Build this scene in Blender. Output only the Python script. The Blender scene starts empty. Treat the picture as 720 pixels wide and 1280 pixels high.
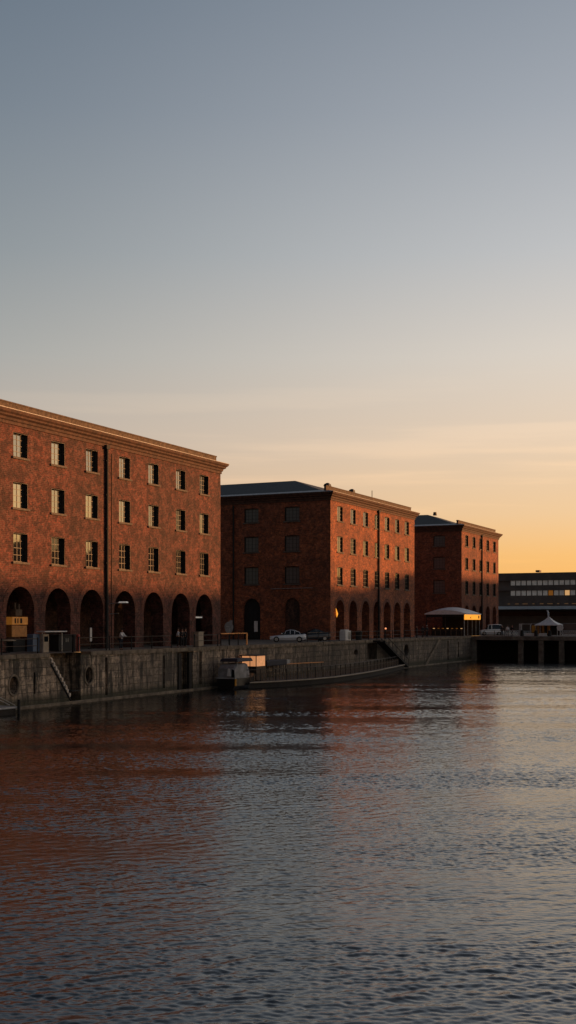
import bpy, bmesh, math, random
from mathutils import Vector
random.seed(7)
S = bpy.context.scene
COL = S.collection
R = math.radians

# ------------------------------------------------------------------ camera
CAM_H = 6.4
YAW = R(25.45)
cam_d = bpy.data.cameras.new('camera'); cam = bpy.data.objects.new('camera', cam_d); COL.objects.link(cam)
cam.location = (0, 0, CAM_H); cam.rotation_euler = (R(90), 0, YAW)
cam_d.sensor_fit = 'HORIZONTAL'; cam_d.sensor_width = 36; cam_d.lens = 72.5
cam_d.shift_y = 136 / 720
cam_d.clip_end = 6000; cam_d.clip_start = 0.2
S.camera = cam

# ------------------------------------------------------------------ sun and sky
SUN_AZ, SUN_EL = R(50), R(5.3)       # azimuth from +Y towards +X
sd = bpy.data.lights.new('sun', 'SUN'); sun = bpy.data.objects.new('sun', sd); COL.objects.link(sun)
sd.energy = 4.5; sd.angle = R(0.6); sd.color = (1.0, 0.44, 0.15)
sdir = Vector((math.sin(SUN_AZ)*math.cos(SUN_EL), math.cos(SUN_AZ)*math.cos(SUN_EL), math.sin(SUN_EL)))
sun.rotation_euler = (-sdir).to_track_quat('-Z', 'Y').to_euler()
sun.location = (60, 60, 60)

W = bpy.data.worlds.new('World'); S.world = W; W.use_nodes = True
nt = W.node_tree; nt.nodes.clear()
def N(t, typ, **kw):
    n = t.nodes.new(typ)
    for k, v in kw.items(): setattr(n, k, v)
    return n
def ramp(n, stops, interp='LINEAR'):
    cr = n.color_ramp; cr.interpolation = interp
    while len(cr.elements) > 1: cr.elements.remove(cr.elements[-1])
    cr.elements[0].position = stops[0][0]; cr.elements[0].color = (*stops[0][1], 1)
    for p, c in stops[1:]:
        e = cr.elements.new(p); e.color = (*c, 1)
def lin(r, g, b):
    f = lambda c: (c/255/12.92) if c/255 <= 0.04045 else ((c/255+0.055)/1.055)**2.4
    return (f(r), f(g), f(b))
def math_n(t, op, a, b=None, c=None, clamp=False):
    n = N(t, 'ShaderNodeMath', operation=op); n.use_clamp = clamp
    for i, v in enumerate((a, b, c)):
        if v is None: continue
        if isinstance(v, (int, float)): n.inputs[i].default_value = v
        else: t.links.new(v, n.inputs[i])
    return n.outputs[0]
def mixc(t, f, a, b, blend='MIX'):
    n = N(t, 'ShaderNodeMix', data_type='RGBA', blend_type=blend)
    for i, v in ((0, f), (6, a), (7, b)):
        if isinstance(v, (int, float)): n.inputs[i].default_value = v
        elif isinstance(v, tuple): n.inputs[i].default_value = (*v[:3], 1)
        else: t.links.new(v, n.inputs[i])
    return n.outputs[2]

tc = N(nt, 'ShaderNodeTexCoord'); sep = N(nt, 'ShaderNodeSeparateXYZ'); nt.links.new(tc.outputs['Generated'], sep.inputs[0])
zz = math_n(nt, 'MAXIMUM', sep.outputs[2], 0.0)
# colour by sine of elevation, once for the side of the afterglow and once away from it
rw = N(nt, 'ShaderNodeValToRGB'); rc = N(nt, 'ShaderNodeValToRGB')
nt.links.new(zz, rw.inputs[0]); nt.links.new(zz, rc.inputs[0])
ramp(rw, [(0, lin(255, 178, 82)), (.055, lin(252, 190, 112)), (.09, lin(243, 198, 148)), (.15, lin(233, 203, 174)), (.22, lin(224, 210, 196)),
          (.30, lin(196, 194, 194)), (.40, lin(164, 167, 174)), (.50, lin(135, 142, 153)), (.62, lin(98, 103, 112)), (.78, lin(68, 72, 82)), (1, lin(46, 50, 62))])
ramp(rc, [(0, lin(214, 158, 106)), (.055, lin(214, 166, 124)), (.09, lin(206, 171, 144)), (.15, lin(186, 169, 156)), (.22, lin(158, 157, 154)),
          (.30, lin(132, 138, 142)), (.40, lin(109, 119, 130)), (.50, lin(90, 103, 118)), (.62, lin(72, 80, 90)), (.78, lin(50, 56, 66)), (1, lin(38, 42, 54))])
# azimuth weight: 1 towards the sun, 0 well to its left
dotn = N(nt, 'ShaderNodeVectorMath', operation='DOT_PRODUCT')
flat = N(nt, 'ShaderNodeCombineXYZ'); nt.links.new(sep.outputs[0], flat.inputs[0]); nt.links.new(sep.outputs[1], flat.inputs[1])
nrm = N(nt, 'ShaderNodeVectorMath', operation='NORMALIZE'); nt.links.new(flat.outputs[0], nrm.inputs[0])
nt.links.new(nrm.outputs[0], dotn.inputs[0]); dotn.inputs[1].default_value = (math.sin(R(38)), math.cos(R(38)), 0)
mr = N(nt, 'ShaderNodeMapRange', interpolation_type='SMOOTHSTEP'); nt.links.new(dotn.outputs['Value'], mr.inputs[0])
mr.inputs[1].default_value = 0.05; mr.inputs[2].default_value = 0.80
skyc = mixc(nt, mr.outputs[0], rc.outputs[0], rw.outputs[0])
back = N(nt, 'ShaderNodeMapRange', interpolation_type='SMOOTHSTEP'); nt.links.new(dotn.outputs['Value'], back.inputs[0])   # dusk side of the sky
back.inputs[1].default_value = -0.70; back.inputs[2].default_value = 0.18; back.inputs[3].default_value = 0.20; back.inputs[4].default_value = 1
bm = N(nt, 'ShaderNodeVectorMath', operation='SCALE'); nt.links.new(skyc, bm.inputs[0]); nt.links.new(back.outputs[0], bm.inputs['Scale']); skyc = bm.outputs[0]
# faint streaks of high cloud near the horizon
mp = N(nt, 'ShaderNodeMapping'); nt.links.new(tc.outputs['Generated'], mp.inputs[0]); mp.inputs['Scale'].default_value = (1.6, 1.6, 30)
cn = N(nt, 'ShaderNodeTexNoise'); nt.links.new(mp.outputs[0], cn.inputs[0]); cn.inputs['Scale'].default_value = 1.5; cn.inputs['Detail'].default_value = 6; cn.inputs['Roughness'].default_value = .55
cr = N(nt, 'ShaderNodeMapRange', interpolation_type='SMOOTHSTEP'); nt.links.new(cn.outputs[0], cr.inputs[0]); cr.inputs[1].default_value = .49; cr.inputs[2].default_value = .68
band = N(nt, 'ShaderNodeMapRange', interpolation_type='SMOOTHSTEP'); nt.links.new(zz, band.inputs[0]); band.inputs[1].default_value = .26; band.inputs[2].default_value = .08; band.inputs[3].default_value = 0; band.inputs[4].default_value = 1
cf = math_n(nt, 'MULTIPLY', cr.outputs[0], band.outputs[0]); cf = math_n(nt, 'MULTIPLY', cf, .75)
glow = N(nt, 'ShaderNodeVectorMath', operation='MULTIPLY'); nt.links.new(skyc, glow.inputs[0]); glow.inputs[1].default_value = (1.25, 1.19, 1.10)
skyc = mixc(nt, cf, skyc, glow.outputs[0])
# physical sky, low weight, in the same direction as the sun
ns = N(nt, 'ShaderNodeTexSky', sky_type='NISHITA'); ns.sun_disc = False; ns.sun_elevation = SUN_EL; ns.sun_rotation = SUN_AZ; ns.dust_density = 2
bg1 = N(nt, 'ShaderNodeBackground'); nt.links.new(skyc, bg1.inputs[0]); bg1.inputs[1].default_value = 0.69
bg2 = N(nt, 'ShaderNodeBackground'); nt.links.new(ns.outputs[0], bg2.inputs[0]); bg2.inputs[1].default_value = 0.03
ad = N(nt, 'ShaderNodeAddShader'); nt.links.new(bg1.outputs[0], ad.inputs[0]); nt.links.new(bg2.outputs[0], ad.inputs[1])
wo = N(nt, 'ShaderNodeOutputWorld'); nt.links.new(ad.outputs[0], wo.inputs[0])

vs = S.view_settings; vs.view_transform = 'Standard'; vs.look = 'None'; vs.exposure = 0.4; vs.gamma = 1; vs.use_curve_mapping = False
S.cycles.max_bounces = 6; S.cycles.sample_clamp_indirect = 4

# ------------------------------------------------------------------ helpers
def tag(o, label=None, cat=None, group=None, kind=None):
    if label: o['label'] = label
    if cat: o['category'] = cat
    if group: o['group'] = group
    if kind: o['kind'] = kind
    return o
def empty(name, loc, label, cat, group=None, rz=0):
    o = bpy.data.objects.new(name, None); COL.objects.link(o); o.location = loc; o.rotation_euler = (0, 0, rz)
    o.empty_display_size = .5
    return tag(o, label, cat, group)
def kids(o): return [c for c in bpy.data.objects if c.parent == o]
def copy_tree(o, parent=None):
    ch = kids(o)
    c = o.copy(); COL.objects.link(c); c.parent = parent
    for k in ch: copy_tree(k, c)
    return c

class MB:
    """collects shapes and links them as one mesh object; off = what is subtracted (the parent's location)"""
    def __init__(s, off=(0, 0, 0)): s.v = []; s.f = []; s.o = Vector(off)
    def poly(s, pts):
        b = len(s.v); s.v += [Vector(p) for p in pts]; s.f.append(list(range(b, b+len(pts))))
    def box(s, c, d, rz=0, taper=1.0):
        cx, cy, cz = c; dx, dy, dz = d[0]/2, d[1]/2, d[2]/2; b = len(s.v); ca, sa = math.cos(rz), math.sin(rz)
        for k in (-1, 1):
            t = taper if k > 0 else 1
            for i, j in ((-1, -1), (1, -1), (1, 1), (-1, 1)):
                x, y = i*dx*t, j*dy*t
                s.v.append(Vector((cx+x*ca-y*sa, cy+x*sa+y*ca, cz+k*dz)))
        s.f += [[b+i for i in q] for q in ((3, 2, 1, 0), (4, 5, 6, 7), (0, 1, 5, 4), (1, 2, 6, 5), (2, 3, 7, 6), (3, 0, 4, 7))]
        return s
    def bar(s, p, q, r, n=6, r2=None):
        p, q = Vector(p), Vector(q); d = (q-p).normalized(); r2 = r if r2 is None else r2
        a = d.cross(Vector((0, 0, 1)) if abs(d.z) < .9 else Vector((1, 0, 0))).normalized(); e = d.cross(a); b = len(s.v)
        for i in range(n):
            t = 2*math.pi*(i+.5)/n; o = a*math.cos(t)+e*math.sin(t)
            s.v += [p+o*r, q+o*r2]
        for i in range(n):
            j = (i+1) % n; s.f.append([b+2*i, b+2*j, b+2*j+1, b+2*i+1])
        s.f.append([b+2*i for i in range(n)][::-1]); s.f.append([b+2*i+1 for i in range(n)])
        return s
    def ring(s, path, prof):      # lofts: list of cross sections (each list of pts) -> skin
        b = len(s.v); n = len(path[0])
        for sec in path: s.v += [Vector(p) for p in sec]
        for i in range(len(path)-1):
            for j in range(n):
                k = (j+1) % n
                s.f.append([b+i*n+j, b+i*n+k, b+(i+1)*n+k, b+(i+1)*n+j])
        if prof:
            s.f.append([b+j for j in range(n)][::-1]); s.f.append([b+(len(path)-1)*n+j for j in range(n)])
        return s
    def ball(s, c, r, nu=12, nv=8, zs=1.0, half=False):
        secs = []
        v0 = 0 if half else -math.pi/2
        for i in range(nv+1):
            t = v0+(math.pi/2-v0)*i/nv
            rr = max(math.cos(t), .001)
            secs.append([(c[0]+r*rr*math.cos(2*math.pi*j/nu), c[1]+r*rr*math.sin(2*math.pi*j/nu), c[2]+r*zs*math.sin(t)) for j in range(nu)])
        return s.ring(secs, True)
    def build(s, name, mat, parent=None, bevel=0, smooth=False, loc=None):
        me = bpy.data.meshes.new(name); me.from_pydata([tuple(v-s.o) for v in s.v], [], s.f); me.update()
        o = bpy.data.objects.new(name, me); COL.objects.link(o); me.materials.append(mat)
        if parent is not None: o.parent = parent
        elif s.o.length: o.location = s.o
        if smooth: me.shade_smooth()
        if bevel:
            m = o.modifiers.new('bevel', 'BEVEL'); m.width = bevel; m.segments = 2; m.limit_method = 'ANGLE'
        return o

# ------------------------------------------------------------------ materials
def newmat(name):
    m = bpy.data.materials.new(name); m.use_nodes = True; t = m.node_tree
    return m, t, t.nodes['Principled BSDF']
def noise(t, vec, scale, detail=4, rough=.6, dist=0):
    n = N(t, 'ShaderNodeTexNoise'); n.inputs['Scale'].default_value = scale; n.inputs['Detail'].default_value = detail
    n.inputs['Roughness'].default_value = rough; n.inputs['Distortion'].default_value = dist
    if vec is not None: t.links.new(vec, n.inputs['Vector'])
    return n.outputs['Fac']
def mapr(t, v, a, b, c=0, d=1, smooth=True):
    n = N(t, 'ShaderNodeMapRange', interpolation_type='SMOOTHSTEP' if smooth else 'LINEAR'); t.links.new(v, n.inputs[0])
    for i, x in zip((1, 2, 3, 4), (a, b, c, d)): n.inputs[i].default_value = x
    return n.outputs[0]
def coords(t, scale=(1, 1, 1)):
    c = N(t, 'ShaderNodeTexCoord'); m = N(t, 'ShaderNodeMapping'); m.inputs['Scale'].default_value = scale
    t.links.new(c.outputs['Object'], m.inputs[0]); return m.outputs[0]
def bump(t, p, h, strength, dist=.02):
    b = N(t, 'ShaderNodeBump'); b.inputs['Strength'].default_value = strength; b.inputs['Distance'].default_value = dist
    t.links.new(h, b.inputs['Height']); t.links.new(b.outputs[0], p.inputs['Normal'])
def plain(name, c, rough=.6, metal=0, var=.35, scale=3.0, bmp=.15, emit=None, es=1):
    m, t, p = newmat(name); v = coords(t)
    f = mapr(t, noise(t, v, scale, 5), .3, .7)
    col = mixc(t, f, tuple(x*(1-var) for x in c), tuple(min(1, x*(1+var*.6)) for x in c))
    t.links.new(col, p.inputs['Base Color']); p.inputs['Roughness'].default_value = rough; p.inputs['Metallic'].default_value = metal
    if bmp: bump(t, p, noise(t, v, scale*6, 3), bmp)
    if emit:
        p.inputs['Emission Color'].default_value = (*emit, 1); p.inputs['Emission Strength'].default_value = es
    return m
def flatvec(t):     # (x+y, z) so that brick courses run level on walls facing either way
    c = N(t, 'ShaderNodeTexCoord'); s = N(t, 'ShaderNodeSeparateXYZ'); t.links.new(c.outputs['Object'], s.inputs[0])
    k = N(t, 'ShaderNodeCombineXYZ'); t.links.new(math_n(t, 'ADD', s.outputs[0], s.outputs[1]), k.inputs[0]); t.links.new(s.outputs[2], k.inputs[1])
    return k.outputs[0], c.outputs['Object'], s
def brick(name, dark, mid, hot, seed=0, mottled=1.0, pale=(.24, .115, .075)):
    m, t, p = newmat(name); fv, ov, s = flatvec(t)
    mp_ = N(t, 'ShaderNodeMapping'); t.links.new(ov, mp_.inputs[0]); mp_.inputs['Location'].default_value = (seed*7.3, seed*3.1, seed*5.7); ov = mp_.outputs[0]
    b = N(t, 'ShaderNodeTexBrick'); t.links.new(fv, b.inputs['Vector']); b.inputs['Scale'].default_value = 1
    b.inputs['Brick Width'].default_value = .46; b.inputs['Row Height'].default_value = .15; b.inputs['Mortar Size'].default_value = .04; b.inputs['Bias'].default_value = 0
    b.inputs['Color1'].default_value = (.0, .0, .0, 1); b.inputs['Color2'].default_value = (1, 1, 1, 1); b.inputs['Mortar'].default_value = (.5, .5, .5, 1)
    n1 = noise(t, ov, .9, 5, .62, .8); n2 = noise(t, ov, 2.0, 4, .62, .8); n3 = noise(t, ov, .16, 4, .6)
    c = mixc(t, mapr(t, n1, .36, .56), dark, mid)
    c = mixc(t, mapr(t, n2, .50, .62), c, hot)
    bw = N(t, 'ShaderNodeRGBToBW'); t.links.new(b.outputs['Color'], bw.inputs[0])
    c = mixc(t, .55, c, mixc(t, bw.outputs[0], tuple(x*.35 for x in mid), tuple(min(1, x*1.5) for x in hot)))
    n4 = noise(t, ov, 1.5, 5, .68, 2.2)
    c = mixc(t, mapr(t, n4, .54, .62, 0, .65*mottled), c, pale)     # salts and lime on weathered courses
    n5 = noise(t, ov, 1.1, 5, .68, 2.0)
    c = mixc(t, mapr(t, n5, .55, .66, 0, .6*mottled), c, (.030, .014, .011))    # soot
    n6 = noise(t, ov, 6.0, 3, .7, .3)
    c = mixc(t, mapr(t, n6, .52, .66, 0, .5*mottled), c, (.03, .013, .01))
    c = mixc(t, mapr(t, n3, .40, .62, 0, .45), c, dark)
    c = mixc(t, math_n(t, 'MULTIPLY', b.outputs['Fac'], .35), c, (.12, .085, .065))
    m1 = mapr(t, noise(t, ov, 1.25, 5, .60, 1.0), .38, .62, 1-.42*min(1, mottled*1.0)**2, 1+.42*min(1, mottled)**2)
    m2 = mapr(t, noise(t, ov, 4.5, 4, .72, .6), .36, .64, .66, 1.32)
    sc = N(t, 'ShaderNodeVectorMath', operation='SCALE'); t.links.new(c, sc.inputs[0]); t.links.new(math_n(t, 'MULTIPLY', m1, m2), sc.inputs['Scale']); c = sc.outputs[0]
    t.links.new(c, p.inputs['Base Color']); p.inputs['Roughness'].default_value = .9
    h = math_n(t, 'SUBTRACT', n2, math_n(t, 'MULTIPLY', b.outputs['Fac'], .6)); h = math_n(t, 'ADD', h, math_n(t, 'MULTIPLY', bw.outputs[0], .35))
    bump(t, p, h, .7, .035)
    return m
M = {}
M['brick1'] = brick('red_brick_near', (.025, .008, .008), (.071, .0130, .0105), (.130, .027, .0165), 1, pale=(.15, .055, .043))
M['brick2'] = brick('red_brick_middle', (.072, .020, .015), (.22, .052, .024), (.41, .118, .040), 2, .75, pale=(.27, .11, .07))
M['brick3'] = brick('red_brick_far', (.070, .020, .015), (.195, .047, .024), (.32, .092, .036), 3, .75, pale=(.25, .10, .065))
M['arch1'] = brick('arch_brick', (.07, .020, .014), (.135, .034, .019), (.17, .048, .026), 4, .4)
M['inner'] = brick('arcade_brick', (.022, .009, .008), (.05, .017, .012), (.07, .022, .015), 5)  # darkened brick: the shade inside the arcades is put into its colour
M['cornice'] = plain('brown_stone_cornice', (.075, .036, .024), .85, var=.5, scale=2.5)
M['lead'] = plain('lead_flashing', (.23, .225, .25), .45, var=.35, scale=2, bmp=.1)
M['coping_brown'] = plain('brown_parapet_stone', (.095, .066, .046), .9, var=.5, scale=3)
M['slate'] = plain('slate', (.040, .040, .042), .65, var=.4, scale=4)
M['black'] = plain('black_iron', (.012, .012, .013), .8, var=.3)
M['rail'] = plain('dark_rail', (.05, .04, .035), .45, .4, var=.4)
M['frame'] = plain('window_paint', (.016, .015, .014), .5, var=.3, scale=8)
M['sill'] = plain('sill_stone', (.11, .09, .075), .85, var=.4, scale=4)
M['galv'] = plain('galvanised_steel', (.35, .36, .38), .4, .6)
M['white'] = plain('white_paint', (.62, .62, .63), .5, var=.15)
M['cream'] = plain('cream_paint', (.33, .27, .21), .55, var=.2)
M['blue'] = plain('blue_panel', (.10, .16, .26), .4, var=.2)
M['wood'] = plain('weathered_wood', (.09, .06, .04), .85, var=.4, scale=5)
M['dkwood'] = plain('dark_timber', (.02, .017, .015), .9, var=.4, scale=5)
M['navy'] = plain('navy_canvas', (.012, .016, .035), .7)
M['hull'] = plain('black_hull', (.012, .012, .014), .35)
M['tarp'] = plain('grey_canvas_cover', (.22, .22, .235), .6, var=.35, scale=1.5, bmp=.4)
M['ochre'] = plain('ochre_paint', (.42, .17, .035), .5, var=.3)
M['yellow'] = plain('yellow_cloth', (.55, .26, .03), .7, var=.3)
M['sunlit_rail'] = plain('rail_painted_sunlight', (.75, .30, .08), .4, emit=(.9, .28, .05), es=.0)  # low sunlight on the rails is put into this gold colour
M['skin'] = plain('skin', (.32, .17, .12), .6, var=.1, bmp=0)
M['shirt'] = plain('white_cotton', (.62, .63, .66), .8, var=.15)
M['coat'] = plain('dark_wool', (.014, .015, .02), .9)
M['denim'] = plain('dark_denim', (.02, .025, .04), .9)
M['hair'] = plain('dark_hair', (.02, .012, .008), .7)
M['greyhair'] = plain('pale_felt', (.55, .53, .5), .8)
M['silver'] = plain('silver_car_paint', (.68, .72, .78), .28, .3, var=.05, bmp=0)
M['darkcar'] = plain('dark_car_paint', (.03, .035, .045), .25, .2, var=.05, bmp=0)
M['tyre'] = plain('tyre_rubber', (.015, .015, .015), .85)
M['red'] = plain('red_paint', (.30, .04, .03), .5)
M['office'] = plain('dark_brown_cladding', (.11, .085, .075), .7, var=.25, scale=.3)
M['steelblue'] = plain('blue_grey_canopy', (.52, .62, .72), .5, var=.15, scale=.6)
M['concrete'] = plain('dark_concrete', (.15, .13, .11), .9, var=.4, scale=1.2)
M['amber'] = plain('amber_sun_glow', (.5, .25, .05), .5, emit=(1.0, .36, .03), es=.8)
M['peach'] = plain('peach_sun_glow', (.5, .3, .18), .4, emit=(1.0, .42, .17), es=.38)
M['lamp'] = plain('white_lamp', (.7, .7, .68), .4, emit=(1, .93, .85), es=.12)
M['dimlamp'] = plain('dim_amber_box', (.35, .14, .03), .5, emit=(1.0, .36, .05), es=.09)
M['faintlamp'] = plain('faint_strip', (.25, .15, .08), .5, emit=(1.0, .5, .2), es=.05)
M['officelit'] = plain('lit_office_pane', (.3, .2, .1), .4, emit=(1.0, .55, .22), es=.42)
M['glow'] = plain('small_warm_lamp', (.6, .3, .2), .4, emit=(1.0, .35, .15), es=.8)
M['canopy'] = plain('pale_grey_canopy_sheet', (.72, .75, .80), .5, var=.12)
M['foam'] = plain('grey_panel', (.33, .34, .36), .5)
def glass(name, tint, ior, rough=.03, wob=.10):
    m, t, p = newmat(name); v = coords(t)
    p.inputs['Base Color'].default_value = (*tint, 1); p.inputs['Roughness'].default_value = rough; p.inputs['IOR'].default_value = ior
    bump(t, p, noise(t, v, 1.1, 2), wob, .05)
    return m
M['glass'] = glass('window_glass', (.010, .011, .013), 2.8, .03, .05)
M['dullglass'] = glass('dim_reflection_glass', (.016, .017, .019), 1.5, .03, .03)  # darker reflection is put into this glass, mostly for the lowest row
M['gableglass'] = glass('gable_window_glass', (.10, .11, .115), 1.45, .25)
M['carglass'] = glass('car_glass', (.01, .012, .015), 1.6, wob=0)
M['officeglass'] = plain('office_glow_panes', (.62, .60, .57), .4, var=.3, scale=.8, emit=(.95, .88, .82), es=.030)  # pale base and faint glow are added to brighten these panes
M['shopglass'] = glass('shop_glass', (.02, .018, .017), 1.35, .2)

def stone_wall():
    m, t, p = newmat('dock_stone'); fv, ov, s = flatvec(t)
    wn = N(t, 'ShaderNodeTexNoise'); wn.inputs['Scale'].default_value = .9; wn.inputs['Detail'].default_value = 2; t.links.new(ov, wn.inputs['Vector'])
    wv = N(t, 'ShaderNodeVectorMath', operation='MULTIPLY_ADD'); t.links.new(wn.outputs['Color'], wv.inputs[0]); wv.inputs[1].default_value = (.55, .16, 0); t.links.new(fv, wv.inputs[2]); fv = wv.outputs[0]
    b = N(t, 'ShaderNodeTexBrick'); t.links.new(fv, b.inputs['Vector']); b.inputs['Scale'].default_value = 1; b.squash = 1.5; b.squash_frequency = 3
    b.inputs['Brick Width'].default_value = 1.15; b.inputs['Row Height'].default_value = .60; b.inputs['Mortar Size'].default_value = .022; b.inputs['Mortar Smooth'].default_value = .4
    b.inputs['Color1'].default_value = (0, 0, 0, 1); b.inputs['Color2'].default_value = (1, 1, 1, 1); b.inputs['Mortar'].default_value = (.4, .4, .4, 1)
    bw = N(t, 'ShaderNodeRGBToBW'); t.links.new(b.outputs['Color'], bw.inputs[0])
    c = mixc(t, bw.outputs[0], (.24, .18, .135), (.55, .42, .31))
    # streaks that run down the face
    st = N(t, 'ShaderNodeMapping'); t.links.new(ov, st.inputs[0]); st.inputs['Scale'].default_value = (1.5, 1.5, .16)
    n1 = noise(t, st.outputs[0], 1.1, 6, .7, .3); n2 = noise(t, ov, 2.6, 6, .7); n3 = noise(t, ov, .25, 3, .6)
    c = mixc(t, mapr(t, n2, .42, .60, 0, .8), c, (.085, .066, .050))
    c = mixc(t, mapr(t, noise(t, ov, 4.5, 5, .75, .8), .54, .64, 0, .6), c, (.40, .32, .24))
    c = mixc(t, mapr(t, n1, .47, .60, 0, .92), c, (.020, .019, .016))
    c = mixc(t, mapr(t, n3, .45, .62, 0, .5), c, (.075, .065, .055))
    far = mapr(t, s.outputs[1], 0, 18, 0, .55)          # the far stretch is an older, darker stone
    c = mixc(t, far, c, (.045, .040, .034))
    zt = math_n(t, 'ADD', s.outputs[2], math_n(t, 'MULTIPLY', n2, .35))
    c = mixc(t, mapr(t, zt, .55, 1.25, .85, 0), c, (.026, .028, .014))      # weed zone above the water
    c = mixc(t, mapr(t, zt, .40, .30, 0, .8), c, (.20, .17, .12))      # pale wet ledge line
    n6 = noise(t, ov, 1.4, 4, .7)
    top = math_n(t, 'MULTIPLY', mapr(t, s.outputs[2], 3.2, 3.8, 0, 1), mapr(t, n6, .45, .62, 0, .75))
    c = mixc(t, top, c, (.045, .050, .018))                               # moss near the coping
    c = mixc(t, math_n(t, 'MULTIPLY', b.outputs['Fac'], .6), c, (.03, .025, .02))
    t.links.new(c, p.inputs['Base Color']); p.inputs['Roughness'].default_value = .85
    h = math_n(t, 'SUBTRACT', n2, math_n(t, 'MULTIPLY', b.outputs['Fac'], .8)); h = math_n(t, 'ADD', h, math_n(t, 'MULTIPLY', bw.outputs[0], .5))
    bump(t, p, h, .9, .08)
    return m
M['stone'] = stone_wall()
M['copestone'] = plain('coping_stone', (.17, .135, .10), .85, var=.55, scale=1.6, bmp=.5)
M['step'] = plain('worn_step_stone', (.55, .47, .40), .8, var=.4, scale=3)
M['paving'] = plain('quay_paving', (.13, .115, .10), .9, var=.4, scale=.5, bmp=.3)

def water_mat():
    m, t, p = newmat('dock_water'); c = N(t, 'ShaderNodeTexCoord')
    a = N(t, 'ShaderNodeMapping'); a.inputs['Rotation'].default_value = (0, 0, -YAW+.2); t.links.new(c.outputs['Object'], a.inputs[0])
    b = N(t, 'ShaderNodeMapping'); b.inputs['Scale'].default_value = (.8, 1.5, 1); t.links.new(a.outputs[0], b.inputs[0])
    n = noise(t, b.outputs[0], 8.5, 4, .7, .5)
    bp = N(t, 'ShaderNodeBump'); bp.inputs['Strength'].default_value = 1; bp.inputs['Distance'].default_value = .004
    t.links.new(n, bp.inputs['Height']); t.links.new(bp.outputs[0], p.inputs['Normal'])
    p.inputs['Base Color'].default_value = (.005, .006, .007, 1); p.inputs['IOR'].default_value = 1.92
    a2 = N(t, 'ShaderNodeMapping'); a2.inputs['Scale'].default_value = (.022, .085, 1); t.links.new(a.outputs[0], a2.inputs[0])
    calm = noise(t, a2.outputs[0], 1.0, 4, .55, .8)                # long slicks where the wind does not reach
    t.links.new(mapr(t, calm, .50, .60, .14, .06), p.inputs['Roughness'])
    return m
M['water'] = water_mat()

# ------------------------------------------------------------------ measures
QX, QZ = -53.5, 3.95                  # quay edge and quay level
FX = -58.5                            # plane of the three fronts
EY = 181.0                            # far end of the basin
U = lambda px: (px-360)/1450
def onx(px, X):
    u = U(px); rx, ry = -.4297+.903*u, .903+.4297*u; Z = X/rx; return Z*ry
def ony(px, Y):
    u = U(px); rx, ry = -.4297+.903*u, .903+.4297*u; Z = Y/ry; return Z*rx

# ------------------------------------------------------------------ setting
import numpy as np
def water_sheet():
    """wind-rippled surface: a random sea of short waves on a tile as large as the basin, patchy like gusts on a dock"""
    rng = np.random.default_rng(5); dx = .046; tx, ty = 1344, 2160; x0, y0 = -54.5, -5.0     # the tile repeats every 62 x 99 m
    kx = (2*np.pi*np.fft.fftfreq(tx, dx)[:, None]).astype(np.float32); ky = (2*np.pi*np.fft.fftfreq(ty, dx)[None, :]).astype(np.float32)
    k = np.hypot(kx, ky)+1e-9; th = np.arctan2(ky, kx)
    def field(lam, width, spread, ang):
        A = np.exp(-(np.log(k*lam/(2*np.pi))/width)**2)*np.abs(np.cos(th-ang))**spread
        f = np.fft.ifft2(A*(rng.normal(size=k.shape)+1j*rng.normal(size=k.shape))).real
        return f/f.std()
    w = YAW+math.pi/2                       # crests across the view: waves run along the line of sight
    f1 = field(.20, .40, 1.8, w+.12); f2 = field(.155, .30, 1.5, w-.25); f3 = field(.60, .5, 2.5, w+.3); f4 = field(2.6, .5, 2, w+.5)
    g1 = field(13, .6, 14, w); g2 = field(5, .6, 4, w)
    amp = np.clip(1.02+WATER_PATCH*(.75*g1+.3*g2), .30, 1.45)
    z = WATER_AMP*(amp*(.0030*f1+.0018*f2+.0044*f3)+.0025*f4)
    nx, ny = 2970, 4280; X = x0+dx*np.arange(nx); Y = y0+dx*np.arange(ny)
    sx = np.concatenate([np.arange(0, 1140), np.arange(1140, nx, 8), [nx-1]])
    sy = np.concatenate([np.arange(0, 410, 8), np.arange(410, 1400), np.arange(1400, 2500, 2), np.arange(2500, ny, 4), [ny-1]])
    z = z[np.ix_(sx % tx, sy % ty)]; X = X[sx]; Y = Y[sy]; nx, ny = len(sx), len(sy); X[-1] = 82; Y[-1] = 192
    co = np.empty((nx, ny, 3), dtype=np.float32); co[..., 0] = X[:, None]; co[..., 1] = Y[None, :]; co[..., 2] = z
    idx = np.arange(nx*ny).reshape(nx, ny)
    q = np.stack([idx[:-1, :-1], idx[1:, :-1], idx[1:, 1:], idx[:-1, 1:]], -1).reshape(-1, 4).astype(np.int32)
    me = bpy.data.meshes.new('water'); me.vertices.add(nx*ny); me.vertices.foreach_set('co', co.ravel())
    me.loops.add(q.size); me.loops.foreach_set('vertex_index', q.ravel()); me.polygons.add(len(q))
    me.polygons.foreach_set('loop_start', np.arange(0, q.size, 4, dtype=np.int32)); me.polygons.foreach_set('loop_total', np.full(len(q), 4, dtype=np.int32))
    me.update(calc_edges=True); me.shade_smooth(); me.materials.append(M['water'])
    o = bpy.data.objects.new('water', me); COL.objects.link(o); return tag(o, kind='structure')
WATER_AMP, WATER_PATCH = 1.0, .36
water_sheet()
# one ground sheet round the basin
g = MB(); B0, B1 = 0.6, 80
BX = QX-.6
for (x0, x1, y0, y1) in ((-3000, BX, -900, 4000), (BX, B1, EY+6, 4000), (B1, 3000, -900, 4000), (BX, B1, -900, B0)):
    g.poly([(x0, y0, QZ), (x1, y0, QZ), (x1, y1, QZ), (x0, y1, QZ)])
tag(g.build('quay_ground', M['paving']), kind='structure')

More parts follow.
